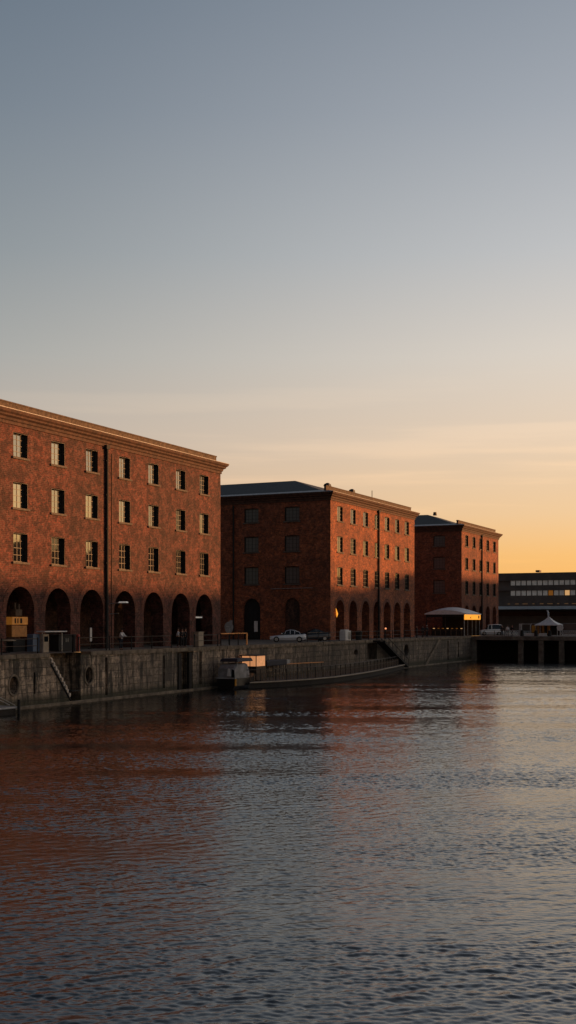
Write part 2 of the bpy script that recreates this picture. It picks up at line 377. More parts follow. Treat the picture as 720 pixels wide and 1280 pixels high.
# ------------------------------------------------------------------ quay wall with recesses
def wall_panel(mb, P, u0, u1, z0, z1, ops):
    """P(u, z, d) -> point, d = depth behind the face. ops: ('rect'|'arch'|'oval', uc, w, z0, z1, depth, closed)"""
    us, zs = {u0, u1}, {z0, z1}
    for o in ops:
        us |= {o[1]-o[2]/2, o[1]+o[2]/2}; zs |= {o[3], o[4]}
    us = sorted(u for u in us if u0-1e-6 <= u <= u1+1e-6); zs = sorted(z for z in zs if z0-1e-6 <= z <= z1+1e-6)
    for a, b in zip(us, us[1:]):
        if b-a < 1e-5: continue
        for c, d in zip(zs, zs[1:]):
            m, n = (a+b)/2, (c+d)/2
            if any(abs(m-o[1]) < o[2]/2 and o[3] < n < o[4] for o in ops): continue
            mb.poly([P(a, c, 0), P(b, c, 0), P(b, d, 0), P(a, d, 0)])
    for k, uc, w, a, b, dep, closed in ops:
        l, r = uc-w/2, uc+w/2
        if k == 'rect': loop = [(l, a), (r, a), (r, b), (l, b)]
        elif k == 'arch':
            n = 14; rise = min(w/2*1.12, b-a-.3); sp = b-rise
            arc = [(uc+w/2*math.cos(math.pi*i/n), sp+rise*math.sin(math.pi*i/n)) for i in range(n+1)]
            for p, q in zip(arc, arc[1:]): mb.poly([P(p[0], p[1], 0), P(p[0], b, 0), P(q[0], b, 0), P(q[0], q[1], 0)])
            loop = [(l, a), (r, a)]+arc
        elif k == 'flat':        # segmental head
            n = 6; rise = w*.035; sp = b-rise
            arc = [(uc+w/2-w*i/n, sp+rise*(1-(2*i/n-1)**2)) for i in range(n+1)]
            for p, q in zip(arc, arc[1:]): mb.poly([P(p[0], p[1], 0), P(p[0], b, 0), P(q[0], b, 0), P(q[0], q[1], 0)])
            loop = [(l, a), (r, a)]+arc
        else:
            n = 20; h = (b-a)/2; zc = (a+b)/2
            loop = [(uc+w/2*math.cos(2*math.pi*i/n), zc+h*math.sin(2*math.pi*i/n)) for i in range(n)]
            for i in range(n):
                p, q = loop[i], loop[(i+1) % n]
                top = b if (p[1]+q[1])/2 > zc else a
                mb.poly([P(p[0], p[1], 0), P(p[0], top, 0), P(q[0], top, 0), P(q[0], q[1], 0)])
        m = len(loop)
        for i in range(m):
            p, q = loop[i], loop[(i+1) % m]
            if (p[0]-q[0])**2+(p[1]-q[1])**2 < 1e-8: continue
            mb.poly([P(p[0], p[1], 0), P(q[0], q[1], 0), P(q[0], q[1], dep), P(p[0], p[1], dep)])
        if closed: mb.poly([P(p[0], p[1], dep) for p in loop])

qroot = empty('quay_wall', (QX, 100, 0), 'long weathered stone dock wall with stair recess below the brick warehouses', 'quay wall')
qo = (QX, 100, 0)
q = MB(qo)
P = lambda u, z, d: (QX-d, u, z)
st0, st1 = onx(62, QX), onx(101, QX)        # stair recess
f0, f1 = onx(221.5, QX), onx(241, QX)       # dark fender slot
n0, n1 = onx(249, QX), onx(252.5, QX)
s0, s1 = onx(459, QX), onx(471, QX)         # doorway niche near the gangway
c0, c1 = onx(527, QX), onx(548, QX)
ops = [('rect', (st0+st1)/2, st1-st0, -.6, QZ-.005, 1.5, True),
       ('rect', (f0+f1)/2, f1-f0, -.6, QZ-.35, 1.0, True), ('rect', (n0+n1)/2, n1-n0, .5, QZ-.4, .5, True),
       ('rect', (s0+s1)/2, s1-s0, 1.5, QZ-.4, 1.0, True),
       ('rect', onx(133, QX), .35, .4, QZ-.5, .3, True), ('rect', onx(205, QX), .3, .5, QZ-.6, .25, True),
       ('rect', onx(43, QX), .22, 1.0, 2.6, .3, True),
       ('oval', onx(17, QX), .95, 1.15, 2.40, 1.3, True), ('oval', onx(111, QX), .95, 1.45, 2.75, 1.3, True),
       ('oval', onx(508, QX), 2.0, 1.6, 3.2, 1.2, True), ('oval', onx(445, QX), 1.3, 2.2, 2.9, .8, True),
       ('rect', onx(560, QX), .6, .5, QZ-.6, .4, True), ('rect', onx(573, QX), .5, .8, QZ-.8, .3, True)]
wall_panel(q, P, 20, EY, -1.5, QZ-.20, ops)
q2 = q
wb = q.build('wall', M['stone'], qroot)
# end of the recess above coping level is closed by coping blocks, each with slightly broken edges
cp = MB(qo); y = 20.0
while y < EY:
    L = random.uniform(1.1, 1.9); e = min(y+L, EY)
    if not (e > st0+.1 and y < st1-.1):
        cp.box((QX-.42+random.uniform(-.02, .02), (y+e)/2, QZ-.15+.012+random.uniform(-.015, .02)), (.98, e-y-.02, .32))
    y = e
cp.build('coping', M['copestone'], qroot, bevel=.02)
for px, zc in ((17, 1.77), (111, 2.1)):
    r_ = MB(qo); yc = onx(px, QX); n = 24; secs = []
    for i in range(n+1):
        t = 2*math.pi*i/n; co, si = math.cos(t), math.sin(t)
        secs.append([(QX+a, yc+(.475+b)*co, zc+(.63+b)*si) for a, b in ((.03, .02), (.07, .05), (.07, .17), (-.02, .2))])
    r_.ring(secs, False).build('drain_ring', M['copestone'], qroot)
nst = 10; run = (st1-st0-1.5)/nst; stp = MB(qo); und = MB(qo)
ye = st0+nst*run+.35
for xx in (QX+.002, QX-.40): und.poly([(xx, st0-.01, -1), (xx, ye, -1), (xx, ye, .0), (xx, st0+.1, QZ-.80), (xx, st0-.01, QZ-.75)])
und.poly([(QX+.002, ye, .0), (QX+.002, st0+.1, QZ-.80), (QX-.40, st0+.1, QZ-.80), (QX-.40, ye, .0)])
und.build('stair_string', M['stone'], qroot)
for i in range(nst):
    yy = st0+.25+i*run; top = QZ-.42-i*.30
    j = random.uniform(-.03, .03)
    stp.box((QX-.28, yy+run/2+j, top-.14), (.56, run*.86, .33+j)); stp.box((QX-.86, yy+run*2.0-j, top+.22), (.56, run*1.0, .33-j))
    stp.box((QX-.99, yy+run*1.2, (top-1.1)/2), (.9, run*.98, top+.9))
stp.build('stair_treads', M['step'], qroot, bevel=.04)
h = MB(qo); h.bar((QX+.03, st0+.1, QZ-.80), (QX+.03, ye, .02), .075)
h.box((QX-.4, st1-.75, .98), (.9, .95, .08))
h.build('stair_handrail', M['black'], qroot)
fd = MB(qo)
for a in (f0+.45, f1-.45): fd.box((QX-.1, a, 1.7), (.28, .5, 3.6))
fd.bar((QX+.06, (f0+f1)/2, -.3), (QX+.06, (f0+f1)/2, 3.5), .035)
fd.build('timber_fender', M['dkwood'], qroot)
fl = MB(qo)     # slanting stone buttress near the far end
fl.poly([(QX+.25, c0, -.3), (QX+.25, c0+1.0, -.3), (QX+.25, c1+.6, QZ-.3), (QX+.25, c1-.4, QZ-.3)])
fl.poly([(QX+.25, c0, -.3), (QX+.25, c1-.4, QZ-.3), (QX-.05, c1-.4, QZ-.3), (QX-.05, c0, -.3)])
fl.poly([(QX+.25, c0+1.0, -.3), (QX+.25, c1+.6, QZ-.3), (QX-.05, c1+.6, QZ-.3), (QX-.05, c0+1.0, -.3)])
fl.build('buttress', M['copestone'], qroot)
lg = MB(qo); lg.box((QX+.09, 58, .05), (.24, 76, .34)); lg.box((QX+.09, 162, .02), (.24, 37, .30))
lg.build('footing_ledge', M['copestone'], qroot, bevel=.03)

# far side: deck on piers
d = empty('pier_deck', (QX, EY, 0), 'low concrete deck on square piers closing the far end of the dock', 'pier')
do = (QX, EY, 0); m1 = MB(do)
m1.box(((QX+B1)/2+.01, EY+3.3, QZ-.19), (B1-QX, 7.0, .40)); m1.box(((QX+B1)/2, EY-.1, QZ-.32), (B1-QX-.04, .32, .62))
m1.build('deck_slab', M['concrete'], d, bevel=.03)
pxs = [592, 650.5, 676, 701.5, 727, 752, 778]
for i in range(20):
    x = ony(pxs[i], EY) if i < len(pxs) else ony(pxs[-1], EY)+(i-6)*4.2
    if x > B1: break
    MB(do).box((x, EY+.3, (QZ-.6-1)/2), (.75, .75, QZ-.6+1)).build('pier_post', M['concrete'], d, bevel=.03)
m2 = MB(do); m2.box(((QX+B1)/2, EY+6.6, 1.2), (B1-QX+1.4, .5, 5.0)); m2.box((QX-.3, EY+3.1, 1.2), (.5, 6.1, 4.99)); m2.build('back_wall', M['dkwood'], d)
# near and opposite dock walls, outside the frame
m3 = MB(); m3.box((B1+.4, 90, 1.2), (.9, 196, 5.46)); tag(m3.build('dock_wall', M['concrete']), 'plain dock wall along the eastern side of the basin, outside the frame', 'dock wall')
m3 = MB(); m3.box(((QX+B1)/2, B0-.3, 1.2), (B1-QX, .9, 5.44)); tag(m3.build('dock_wall', M['concrete']), 'plain dock wall at the near end of the basin, under the viewer', 'dock wall')

# ------------------------------------------------------------------ warehouses
ROWS = [(19.3, 21.2), (15.3, 17.3), (11.05, 13.3)]
EAVE = 22.0
def make_window(w, h, name='window'):
    """window centred at the origin, facing +X, in its opening; panes and sill are sub-parts"""
    f = MB(); t = .07
    for s in (-1, 1): f.box((0, s*(w/2-t/2), 0), (.05, t, h)); f.box((0, 0, s*(h/2-t/2)), (.048, w-2*t, t))
    f.box((0, 0, 0), (.044, .06, h-2*t))
    for s in (-1, 1): f.box((0, s*w/4, 0), (.024, .042, h-2*t))
    for k in (1, 2, 3): f.box((.002, 0, -h/2+h*k/4), (.026, w-2*t, .042))
    return f
WIN = {}
def place_window(root, ro, pos, w, h, facing, wd=.23, name='window', dull=.18):
    key = (round(w, 2), round(h, 2), facing, wd)
    if key not in WIN:
        f = make_window(w, h); e = wd-.01
        for sg in (-1, 1): f.box((e/2+.02, sg*(w/2-.012), 0), (e-.02, .02, h-.01))  # dark jamb and head boards added to stand for shade in the reveal
        f.box((e/2+.02, 0, h/2-.014), (e-.02, w-.05, .02)); f = f.build(name, M['frame'])
        pn = MB(); pn.box((-.01, 0, 0), (.01, w-.1, h-.1)); pn = pn.build('pane', M['glass' if facing == 0 else 'gableglass'], f)
        sl = MB(); sl.box(((wd+.12)/2, 0, -h/2-.09), (wd+.12+.02, w+.34, .17)); sl = sl.build('sill', M['sill'], f, bevel=.015)
        WIN[key] = (f, pn, sl); first = True
    else: first = False
    f0_, p0_, s0_ = WIN[key]
    if first: f = f0_
    else:
        f = f0_.copy(); COL.objects.link(f)
        for k in (p0_, s0_):
            c = k.copy(); COL.objects.link(c); c.parent = f
            if k is p0_ and facing == 0 and random.random() < dull:
                c.data = k.data.copy(); c.data.materials.clear(); c.data.materials.append(M['dullglass'])
    f.parent = root; f.location = Vector(pos)-Vector(ro); f.rotation_euler = (0, random.uniform(-.012, .012), facing+random.uniform(-.025, .025))
    return f

def profile_sweep(mb, pts, prof):
    """pts: list of (x,y) corners with outward-offset directions; prof list of (out, z)"""
    secs = [[(x+ox*o, y+oy*o, z) for o, z in prof] for x, y, ox, oy in pts]
    mb.ring(secs, True)

def warehouse(label, y0, y1, depth, bays, archw, brickm, gable_w, gable_a, pipes, gpipes, extra_bays=(), wd=.40):
    ro = (FX, (y0+y1)/2, QZ); root = empty('brick_warehouse', ro, label, 'warehouse', 'brick dock warehouses in a row')
    xb = FX-depth
    w = MB(ro)
    PF = lambda u, z, d: (FX-d, u, z)
    ops = []
    for b in list(bays)+list(extra_bays):
        for a, t in ROWS: ops.append(('flat', b, 1.8, a, t+.06, wd+.02, False))
        ops.append(('arch', b, archw, QZ-.02, 9.1, 1.35, False))
    wall_panel(w, PF, y0, y1, QZ-.02, EAVE, ops)
    PG = lambda u, z, d: (u, y0+d, z)
    go = []
    for gx, gw in gable_w:
        for a, t in ((19.3, 21.1), (15.4, 17.4), (11.2, 13.4)): go.append(('flat', gx, gw, a, t+.06, .25, False))
    for gx, gw in gable_a: go.append(('arch', gx, gw, QZ-.02, 9.35, .5, False))
    wall_panel(w, PG, xb, FX, QZ-.02, EAVE, go)
    w.poly([(xb, y0, QZ), (xb, y1, QZ), (xb, y1, EAVE), (xb, y0, EAVE)])
    w.poly([(xb, y1, QZ), (FX, y1, QZ), (FX, y1, EAVE), (xb, y1, EAVE)])
    w.build('wall', brickm, root)
    # arcade behind the arches
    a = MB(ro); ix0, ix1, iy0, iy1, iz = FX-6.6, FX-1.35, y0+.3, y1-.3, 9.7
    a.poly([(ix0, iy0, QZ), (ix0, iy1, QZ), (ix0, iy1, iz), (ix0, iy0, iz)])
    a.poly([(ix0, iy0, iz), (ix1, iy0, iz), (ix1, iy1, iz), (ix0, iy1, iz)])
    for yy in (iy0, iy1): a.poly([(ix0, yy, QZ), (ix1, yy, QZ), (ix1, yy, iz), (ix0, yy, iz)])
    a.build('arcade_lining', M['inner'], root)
    # rings of the arches, flat string of rubbed brick, 25 mm proud
    n = 14; aw = archw; rise = aw/2*1.12; sp = 9.1-rise
    for b in list(bays)+list(extra_bays):
        r_ = MB(ro); secs = []
        for i in range(n+1):
            t = math.pi*i/n
            for_k = [(.025, 0.0), (.025, .48), (-.05, .48), (-.05, 0.0)]
            secs.append([(FX+o, b+(aw/2+k)*math.cos(t), sp+(rise+k)*math.sin(t)) for o, k in for_k])
        r_.ring(secs, True).build('arch_ring', M['arch1'], root)
        for za, zt in ROWS: place_window(root, ro, (FX-wd, b, (za+zt)/2), 1.8, zt-za, 0, wd, dull=.85 if za < 12 else .15)
    for gx, gw in gable_w:
        for za, zt in ((19.3, 21.1), (15.4, 17.4), (11.2, 13.4)): place_window(root, ro, (gx, y0+.23, (za+zt)/2), gw, zt-za, -math.pi/2)
    for k, (gx, gw) in enumerate(gable_a):
        dd = MB(ro); dd.box((gx, y0+.47, (QZ+9.3)/2), (gw+.1, .06, 5.5))
        for j in range(1, 4): dd.box((gx-gw/2+gw*j/4, y0+.42, (QZ+9.2)/2), (.06, .05, 5.2))
        for j in range(1, 5): dd.box((gx, y0+.415, QZ+5.3*j/5), (gw, .05, .06))
        dd.build('arched_door', M['black'] if k == 0 else M['frame'], root)
    # cornice
    c = MB(ro)
    prof = [(-.05, 21.75), (.10, 21.75), (.10, 21.98), (.20, 22.05), (.22, 22.22), (.42, 22.34), (.44, 22.46), (.60, 22.58), (.66, 22.74), (.66, 22.80), (-.3, 22.80)]
    def loop(o): return [(xb-o, y0-o), (FX+o, y0-o), (FX+o, y1+o), (xb-o, y1+o), (xb-o, y0-o)]
    loops = [loop(o) for o, z in prof]
    secs = [[(loops[j][i][0], loops[j][i][1], prof[j][1]) for j in range(len(prof))] for i in range(5)]
    c.ring(secs, False); c.build('cornice', M['cornice'], root)
    l = MB(ro); lp = [(.70, 22.79), (.70, 22.84), (-.62, 23.16), (-.62, 22.79)]
    loops = [loop(o) for o, z in lp]; secs = [[(loops[j][i][0], loops[j][i][1], lp[j][1]) for j in range(4)] for i in range(5)]
    l.ring(secs, False); l.build('lead_gutter', M['lead'], root)
    pr = MB(ro); L = y1-y0
    pr.box((FX-.78, (y0+y1)/2+.15, 23.26), (.30, L+.2, .66)); pr.box((FX-.78, (y0+y1)/2+.15, 23.64), (.40, L+.3, .12))
    pr.build('parapet', M['coping_brown'], root, bevel=.02)
    # hipped slate roof
    rz, az, hp = 22.9, 25.6, 8.0
    X0, X1, Y0, Y1 = xb+.5, FX-.95, y0+.5, y1-.5; hw = min(hp, (Y1-Y0)/2-.1)
    rf = MB(ro); A = (X0+hp, Y0+hw, az); Bq = (X1-hp, Y0+hw, az); C = (X1-hp, Y1-hw, az); D = (X0+hp, Y1-hw, az)
    a_, b_, c_, d_ = (X0, Y0, rz), (X1, Y0, rz), (X1, Y1, rz), (X0, Y1, rz)
    for pl in ([a_, b_, Bq, A], [b_, c_, C, Bq], [c_, d_, D, C], [d_, a_, A, D], [A, Bq, C, D]): rf.poly(pl)
    rf.build('roof', M['slate'], root)
    for py in pipes:
        pp = MB(ro); pp.bar((FX+.16, py, QZ), (FX+.16, py, 21.6), .13, 10); pp.box((FX+.17, py, 21.7), (.3, .5, .36))
        for zz_ in range(5, 21, 3): pp.box((FX+.1, py, zz_+.5), (.24, .34, .08))
        pp.build('downpipe', M['black'], root)
    for gx in gpipes:
        pp = MB(ro); pp.bar((gx, y0-.16, QZ), (gx, y0-.16, 21.6), .11, 10)
        pp.build('downpipe', M['black'], root)
    return root, ro

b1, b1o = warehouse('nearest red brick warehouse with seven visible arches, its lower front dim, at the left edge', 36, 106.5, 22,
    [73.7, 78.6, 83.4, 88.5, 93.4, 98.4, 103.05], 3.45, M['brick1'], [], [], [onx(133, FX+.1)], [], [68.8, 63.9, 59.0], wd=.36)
b2, b2o = warehouse('middle red brick warehouse with sunlit upper front and dark hipped slate roof', 135.5, 167.7, 42,
    [138.6, 143.1, 147.6, 151.9, 155.9, 160.1, 164.3], 2.75, M['brick2'], [(-69.8, 2.1), (-63.9, 2.1), (-76, 2.1)], [(-69.8, 2.6), (-63.9, 2.2)],
    [onx(473.5, FX+.15), ], [-71.9-.5], wd=.20)
b3, b3o = warehouse('farthest and smallest red brick warehouse of the row, with five bays of narrow arches', 192.1, 215.8, 42,
    [195.1, 199.5, 203.8, 208.4, 212.9], 2.6, M['brick3'], [(-62.5, 2.1), (-68.0, 2.1)], [],
    [onx(602.5, FX+.15)], [], wd=.24)
# roof bits
for (ro, root, y, hgt, w_) in ((b2o, b2, 137.3, .30, .8), (b2o, b2, 145.6, .45, .75)):
    v = MB(ro); v.box((FX-1.2, y, 23.9), (w_, w_, hgt), taper=.8); v.ball((FX-1.2, y, 23.9+hgt/2-.05), w_*.42, 10, 4, .6, True); v.build('roof_vent', M['slate'], root)
v = MB(b2o); v.bar((FX-.9, 152.3, 23.5), (FX-.9, 152.3, 24.7), .05); v.build('roof_rod', M['black'], b2)
v = MB(b3o); v.box((ony(543, 200), 200.3, 25.7), (.6, .6, .6), taper=.7); v.build('roof_vent', M['slate'], b3)
v = MB(b2o); v.bar((-66.9, 135.3, 10.55), (-60.9, 135.3, 10.62), .045); v.build('wall_cable', M['galv'], b2)
v = MB(b1o); v.box((FX+.25, onx(136.5, FX), 12.6), (.09, .09, 17.2)); v.build('conduit', M['cornice'], b1)

# ------------------------------------------------------------------ far office block
OY = 290.0
oo = (-20, OY, QZ); of = empty('office_block', oo, 'long low dark office block with bands of windows behind the far deck', 'office building')
ox0, ox1 = -95.0, 80.0; oc = (ox0+ox1)/2; ow = ox1-ox0
zpx = lambda py: CAM_H-(py-776)*(OY/.985)/1450
m = MB(oo)
zb = [QZ, zpx(744.8), zpx(738.3), zpx(732), zpx(725.8), zpx(716.5)]
m.box((oc, OY+11, (zb[0]+zb[1])/2), (ow, 22, zb[1]-zb[0])); m.box((oc, OY+11, (zb[2]+zb[3])/2), (ow, 22, zb[3]-zb[2])); m.box((oc, OY+11, (zb[4]+zb[5])/2), (ow, 22, zb[5]-zb[4]))
for a, b in ((1, 2), (3, 4)): m.box((oc, OY+11.4, (zb[a]+zb[b])/2), (ow-.6, 21.2, zb[b]-zb[a]+.01))
m.box((oc+15, OY+12, zb[5]+.2), (ow-60, 16, .45)); m.box((ony(666, OY), OY+6, zb[5]+.62), (1.0, 2, .5))
m.build('wall', M['office'], of)
for a, b, row in ((1, 2, 0), (3, 4, 1)):
    x = ox0+20; i = 0
    while x < 30:
        wv = 1.25; gl = M['officeglass']; px = None
        # pixel column of this window
        c_, s_ = x*.903+OY*.4297, -x*.4297+OY*.903; px = 360+1450*c_/s_
        if row == 0 and (697 <= px <= 699 or 683 < px < 691.5): gl = M['dimlamp']
        if row == 0 and 704.5 < px < 711.5: gl = M['officelit']
        if px > 612 and px < 735:
            MB(oo).box((x, OY+.55, (zb[a]+zb[b])/2), (wv-.14, .1, zb[b]-zb[a]-.08)).build('window', gl, of)
        x += wv+.12; i += 1
m = MB(oo); m.box((oc, OY-3.2, zpx(760.2)), (ow-2, 7.6, .75)); m.build('canopy', M['steelblue'], of, bevel=.05)
sh = MB(oo)
sh.box((oc, OY-.04, zpx(767)), (ow-4, .06, 1.2)); sh.build('shopfront_glass', M['shopglass'], of)
for k in range(9):
    px = 636+k*10.3; MB(oo).box((ony(px, OY-.3), OY-.5, zpx(755)), (.5+.4*(k % 3), .25, .16)).build('strip_light', M['faintlamp'], of)

# ------------------------------------------------------------------ opposite warehouses (outside the frame; they shade the lower fronts)
for k, (y0, y1, top, lab) in enumerate(((150, 236, 27.3, 'brick warehouse on the far side of the dock, outside the frame, lowest of three'), (236, 283, 28.7, 'brick warehouse on the far side of the dock, outside the frame, middle of three'), (283, 450, 31.8, 'tall brick warehouse on the far side of the dock, outside the frame, northernmost'))):
    ro = (95, (y0+y1)/2, QZ); r_ = empty('brick_warehouse', ro, lab, 'warehouse')
    m = MB(ro); m.box((97, (y0+y1)/2, (QZ+top-1.6)/2), (30, y1-y0, top-1.6-QZ)); m.build('wall', M['brick3'], r_)
    m = MB(ro); m.box((97, (y0+y1)/2, top-1.4), (31.2, y1-y0+.9, .4)); m.build('cornice', M['cornice'], r_)
    m = MB(ro); m.box((97, (y0+y1)/2, top-.6), (30.4, y1-y0, 1.2), taper=.5); m.build('roof', M['slate'], r_)

# ================================================================== things on the quay
def at(px, X): return onx(px, X)

def railing(px0, px1, X, label, step=3.1, hgt=1.15, zb=QZ, mat='rail', group='railings along the quay edge', rails=(1.0, .55), cat='railing', name='quay_railing'):
    ya, yb = at(px0, X), at(px1, X); n = max(1, round((yb-ya)/step)); o = (X, (ya+yb)/2, zb)
    r_ = empty(name, o, label, cat, group)
    for i in range(n+1):
        y = ya+(yb-ya)*i/n
        p_ = MB(o); p_.bar((X, y, zb), (X+random.uniform(-.02, .02), y, zb+hgt), .05, 8); p_.ball((X, y, zb+hgt), .07, 8, 5); p_.build('post', M['black'], r_)
    for k in rails: MB(o).bar((X, ya, zb+hgt*k-.04), (X, yb, zb+hgt*k-.04), .028, 6).build('rail', M[mat], r_)
    return r_
RX = QX-.55
railing(2, 47, RX, 'dark iron quay railing below the first two arches of the nearest warehouse')
railing(98, 133, RX, 'short dark iron railing section just right of the stone stairs')
railing(137, 214, RX, 'dark iron railing under the middle arches of the nearest warehouse')
railing(243, 272, RX, 'dark iron railing section beside the cream cabinet, at the corner of the nearest warehouse')
railing(384, 424, RX, 'dark iron railing between the parked cars and the pale cabinet')
railing(439, 500, RX, 'dark iron railing in front of the middle warehouse arches, ending above the gangway')
railing(505, 528, RX, 'low dark railing on the quay left of the grey roofed pavilion', step=2.6)

# barrier with the last sunlight painted on as gold colour
gy0, gy1 = at(276, RX-.2), at(308.5, RX-.2); go_ = (RX-.2, (gy0+gy1)/2, QZ)
gb = empty('barrier', go_, 'metal barrier with low sunlight painted on as gold and a turned down end on the quay right of the nearest warehouse', 'barrier')
m = MB(go_); m.box((RX-.2, (gy0+gy1)/2, QZ+1.2), (.07, gy1-gy0, .10)); m.build('rail', M['sunlit_rail'], gb)
m = MB(go_); m.box((RX-.2, gy1, QZ+.6), (.08, .22, 1.2)); m.build('leg', M['sunlit_rail'], gb)
for k in (.0, .33, .66): m = MB(go_); m.bar((RX-.2, gy0+(gy1-gy0)*k, QZ), (RX-.2, gy0+(gy1-gy0)*k, QZ+1.2), .06); m.build('leg', M['black'], gb)

# ticket kiosk, cabinets, bollards
X = QX-2.2; y = at(54, X); o = (X, y, QZ)
k = empty('ticket_kiosk', o, 'blue and cream ticket kiosk with a thin white roof below the second arch', 'kiosk', rz=-.25)
m = MB(); m.box((-.35, -.55, .75), (.75, .9, 1.35)); m.build('side_panel', M['blue'], k, bevel=.03)
m = MB(); m.box((.12, -.1, .72), (.7, .55, 1.44)); m.build('cabinet', M['cream'], k, bevel=.03)
m = MB(); m.box((.49, -.1, 1.05), (.03, .35, .4)); m.build('screen', M['carglass'], k)
m = MB(); m.box((.3, .6, 1.62), (1.0, 2.2, .09)); m.build('roof', M['white'], k, bevel=.02)
for yy in (-.35, 1.55): MB().bar((.35, yy, 0), (.35, yy, 1.6), .04, 8).build('post', M['galv'], k)
X = QX-2.8; y = at(77.5, X); k = empty('storage_cabinet', (X, y, QZ), 'black double door storage cabinet between the blue kiosk and the stairs', 'cabinet')
m = MB(); m.box((0, 0, .65), (.9, 2.1, 1.2)); m.build('body', M['black'], k, bevel=.04)
m = MB(); m.box((0, 0, 1.3), (1.1, 2.3, .1)); m.build('lid', M['dkwood'], k, bevel=.02)
for sgn in (-1, 1): MB().box((.47, sgn*.12, .9), (.05, .05, .3)).build('handle', M['galv'], k)
def bollard(px, X, label, red=False, hgt=1.25):
    k = empty('bollard', (X, at(px, X), QZ), label, 'bollard', 'bollards by the stairs')
    MB().bar((0, 0, 0), (0, 0, hgt), .15, 12, .11).build('post', M['red' if red else 'black'], k, smooth=False)
    MB().ball((0, 0, hgt), .16, 12, 6).build('cap', M['red' if red else 'black'], k, smooth=True)
bollard(92, QX-.9, 'black iron bollard at the top of the stone stairs'); bollard(97.5, QX-.7, 'dark red bollard beside the black one at the stairs', True)

# food stall inside the first arch
X = FX-.9; y = at(17, X); k = empty('food_stall', (X, y, QZ), 'ochre food stall with a lit yellow sign board, inside the first arch', 'food stall')
m = MB(); m.box((0, 0, .5), (1.1, 1.5, 1.0)); m.build('base', M['black'], k, bevel=.02)
m = MB(); m.box((.1, -.15, 1.62), (1.2, 1.9, .9)); m.build('counter', M['ochre'], k, bevel=.03)
m = MB(); m.box((.12, -.1, 2.45), (1.2, 1.95, .62)); m.build('sign_board', M['dimlamp'], k, bevel=.02)
for yy, w_ in ((-.7, .14), (-.38, .10), (.02, .22)): MB().box((.73, yy, 2.45), (.03, w_, .4)).build('sign_mark', M['dkwood'], k)
m = MB(); m.box((.2, .1, 3.1), (.5, .8, .5)); m.bar((.2, -.1, 3.3), (.2, -.1, 3.9), .1, 8); m.bar((.2, .35, 3.3), (.2, .35, 3.8), .12, 8); m.build('coffee_urn', M['wood'], k)
X = FX+1.2; y = at(8, X); k = empty('cafe_table', (X, y, QZ), 'small cream topped cafe table below the ochre stall', 'table')
m = MB(); m.ball((0, 0, .95), .75, 20, 4, .12); m.build('table_top', M['cream'], k, smooth=True)
MB().bar((0, 0, 0), (0, 0, .9), .05, 8).build('leg', M['black'], k); MB().bar((0, 0, 0), (0, 0, .06), .3, 14).build('foot', M['black'], k)
X = FX-.6; y = at(113.5, X); k = empty('banner', (X, y, QZ), 'narrow white upright banner standing inside the third arch', 'banner')
MB().box((0, 0, 1.25), (.05, .26, 1.2)).build('thin_sheet', M['white'], k); MB().bar((0, 0, 0), (0, 0, .7), .03).build('pole', M['black'], k); MB().box((0, 0, .03), (.4, .4, .06)).build('base', M['black'], k)
X = FX+.1; y = at(136.5, X)
k = empty('wall_lamp', (X, y, 7.9), 'white bracket lamp beside the downpipe of the nearest warehouse', 'lamp')
m = MB(); m.bar((0, 0, 0), (1.1, .15, .12), .04); m.bar((0, 0, -.9), (.9, .1, -.85), .035); m.build('bracket', M['galv'], k)
m = MB(); m.box((1.35, .2, .14), (.9, .34, .13), taper=.8); m.build('lamp_head', M['lamp'], k, bevel=.02)
X = FX-1.0; y = at(248, X); k = empty('strip_lamp', (X, y, 6.75), 'pale strip lamp hanging in the last arch of the nearest warehouse', 'lamp')
MB().box((0, 0, 0), (.14, 1.35, .12)).build('tube', M['lamp'], k); MB().box((0, 0, .1), (.2, 1.45, .06)).build('housing', M['galv'], k)
for yy in (-.5, .5): MB().bar((0, yy, .12), (0, yy, 1.6), .012, 4).build('chain', M['black'], k)
X = QX-1.6; y = at(248, X); k = empty('service_cabinet', (X, y, QZ), 'cream service cabinet on the quay under the last arch of the nearest warehouse', 'cabinet')
MB().box((0, 0, .68), (.6, .95, 1.3)).build('body', M['cream'], k, bevel=.04); MB().box((0, 0, 1.37), (.7, 1.05, .08)).build('lid', M['cream'], k, bevel=.02); MB().box((0, 0, .03), (.7, 1.0, .06)).build('plinth', M['concrete'], k)
# oval pale sign on a thin post
X = -57.0; y = at(286, X); k = empty('oval_sign', (X, y, QZ), 'pale oval board with grey smudges on a thin post between the two warehouses', 'sign', rz=YAW)
m = MB(); n = 22; loop = [(.44*math.cos(2*math.pi*i/n)*(1+.08*math.sin(3*2*math.pi*i/n)), .62*math.sin(2*math.pi*i/n)+1.75) for i in range(n)]
m.ring([[(a, yy, b) for a, b in loop] for yy in (-.05, .05)], True); m.box((.22, 0, 2.34), (.3, .09, .34)); m.build('board', M['tarp'], k)
MB().bar((0, .07, 0), (0, .07, 1.6), .035).build('post', M['black'], k)
m = MB(); m.box((-.1, -.055, 1.85), (.42, .012, .06)); m.box((.1, -.055, 1.55), (.06, .012, .36)); m.build('mark', M['galv'], k)
# white notice board in the dark doorway
yb = 134.6; X = ony(319.8, yb); k = empty('notice_board', (X, yb, QZ), 'plain white upright board beside the dark arched gable door', 'notice board')
MB().box((0, 0, 1.72), (.50, .06, 1.40)).build('panel', M['white'], k, bevel=.01)
for a in (-.2, .2): MB().bar((a, .04, 0), (a, .04, 1.05), .035).build('leg', M['black'], k)

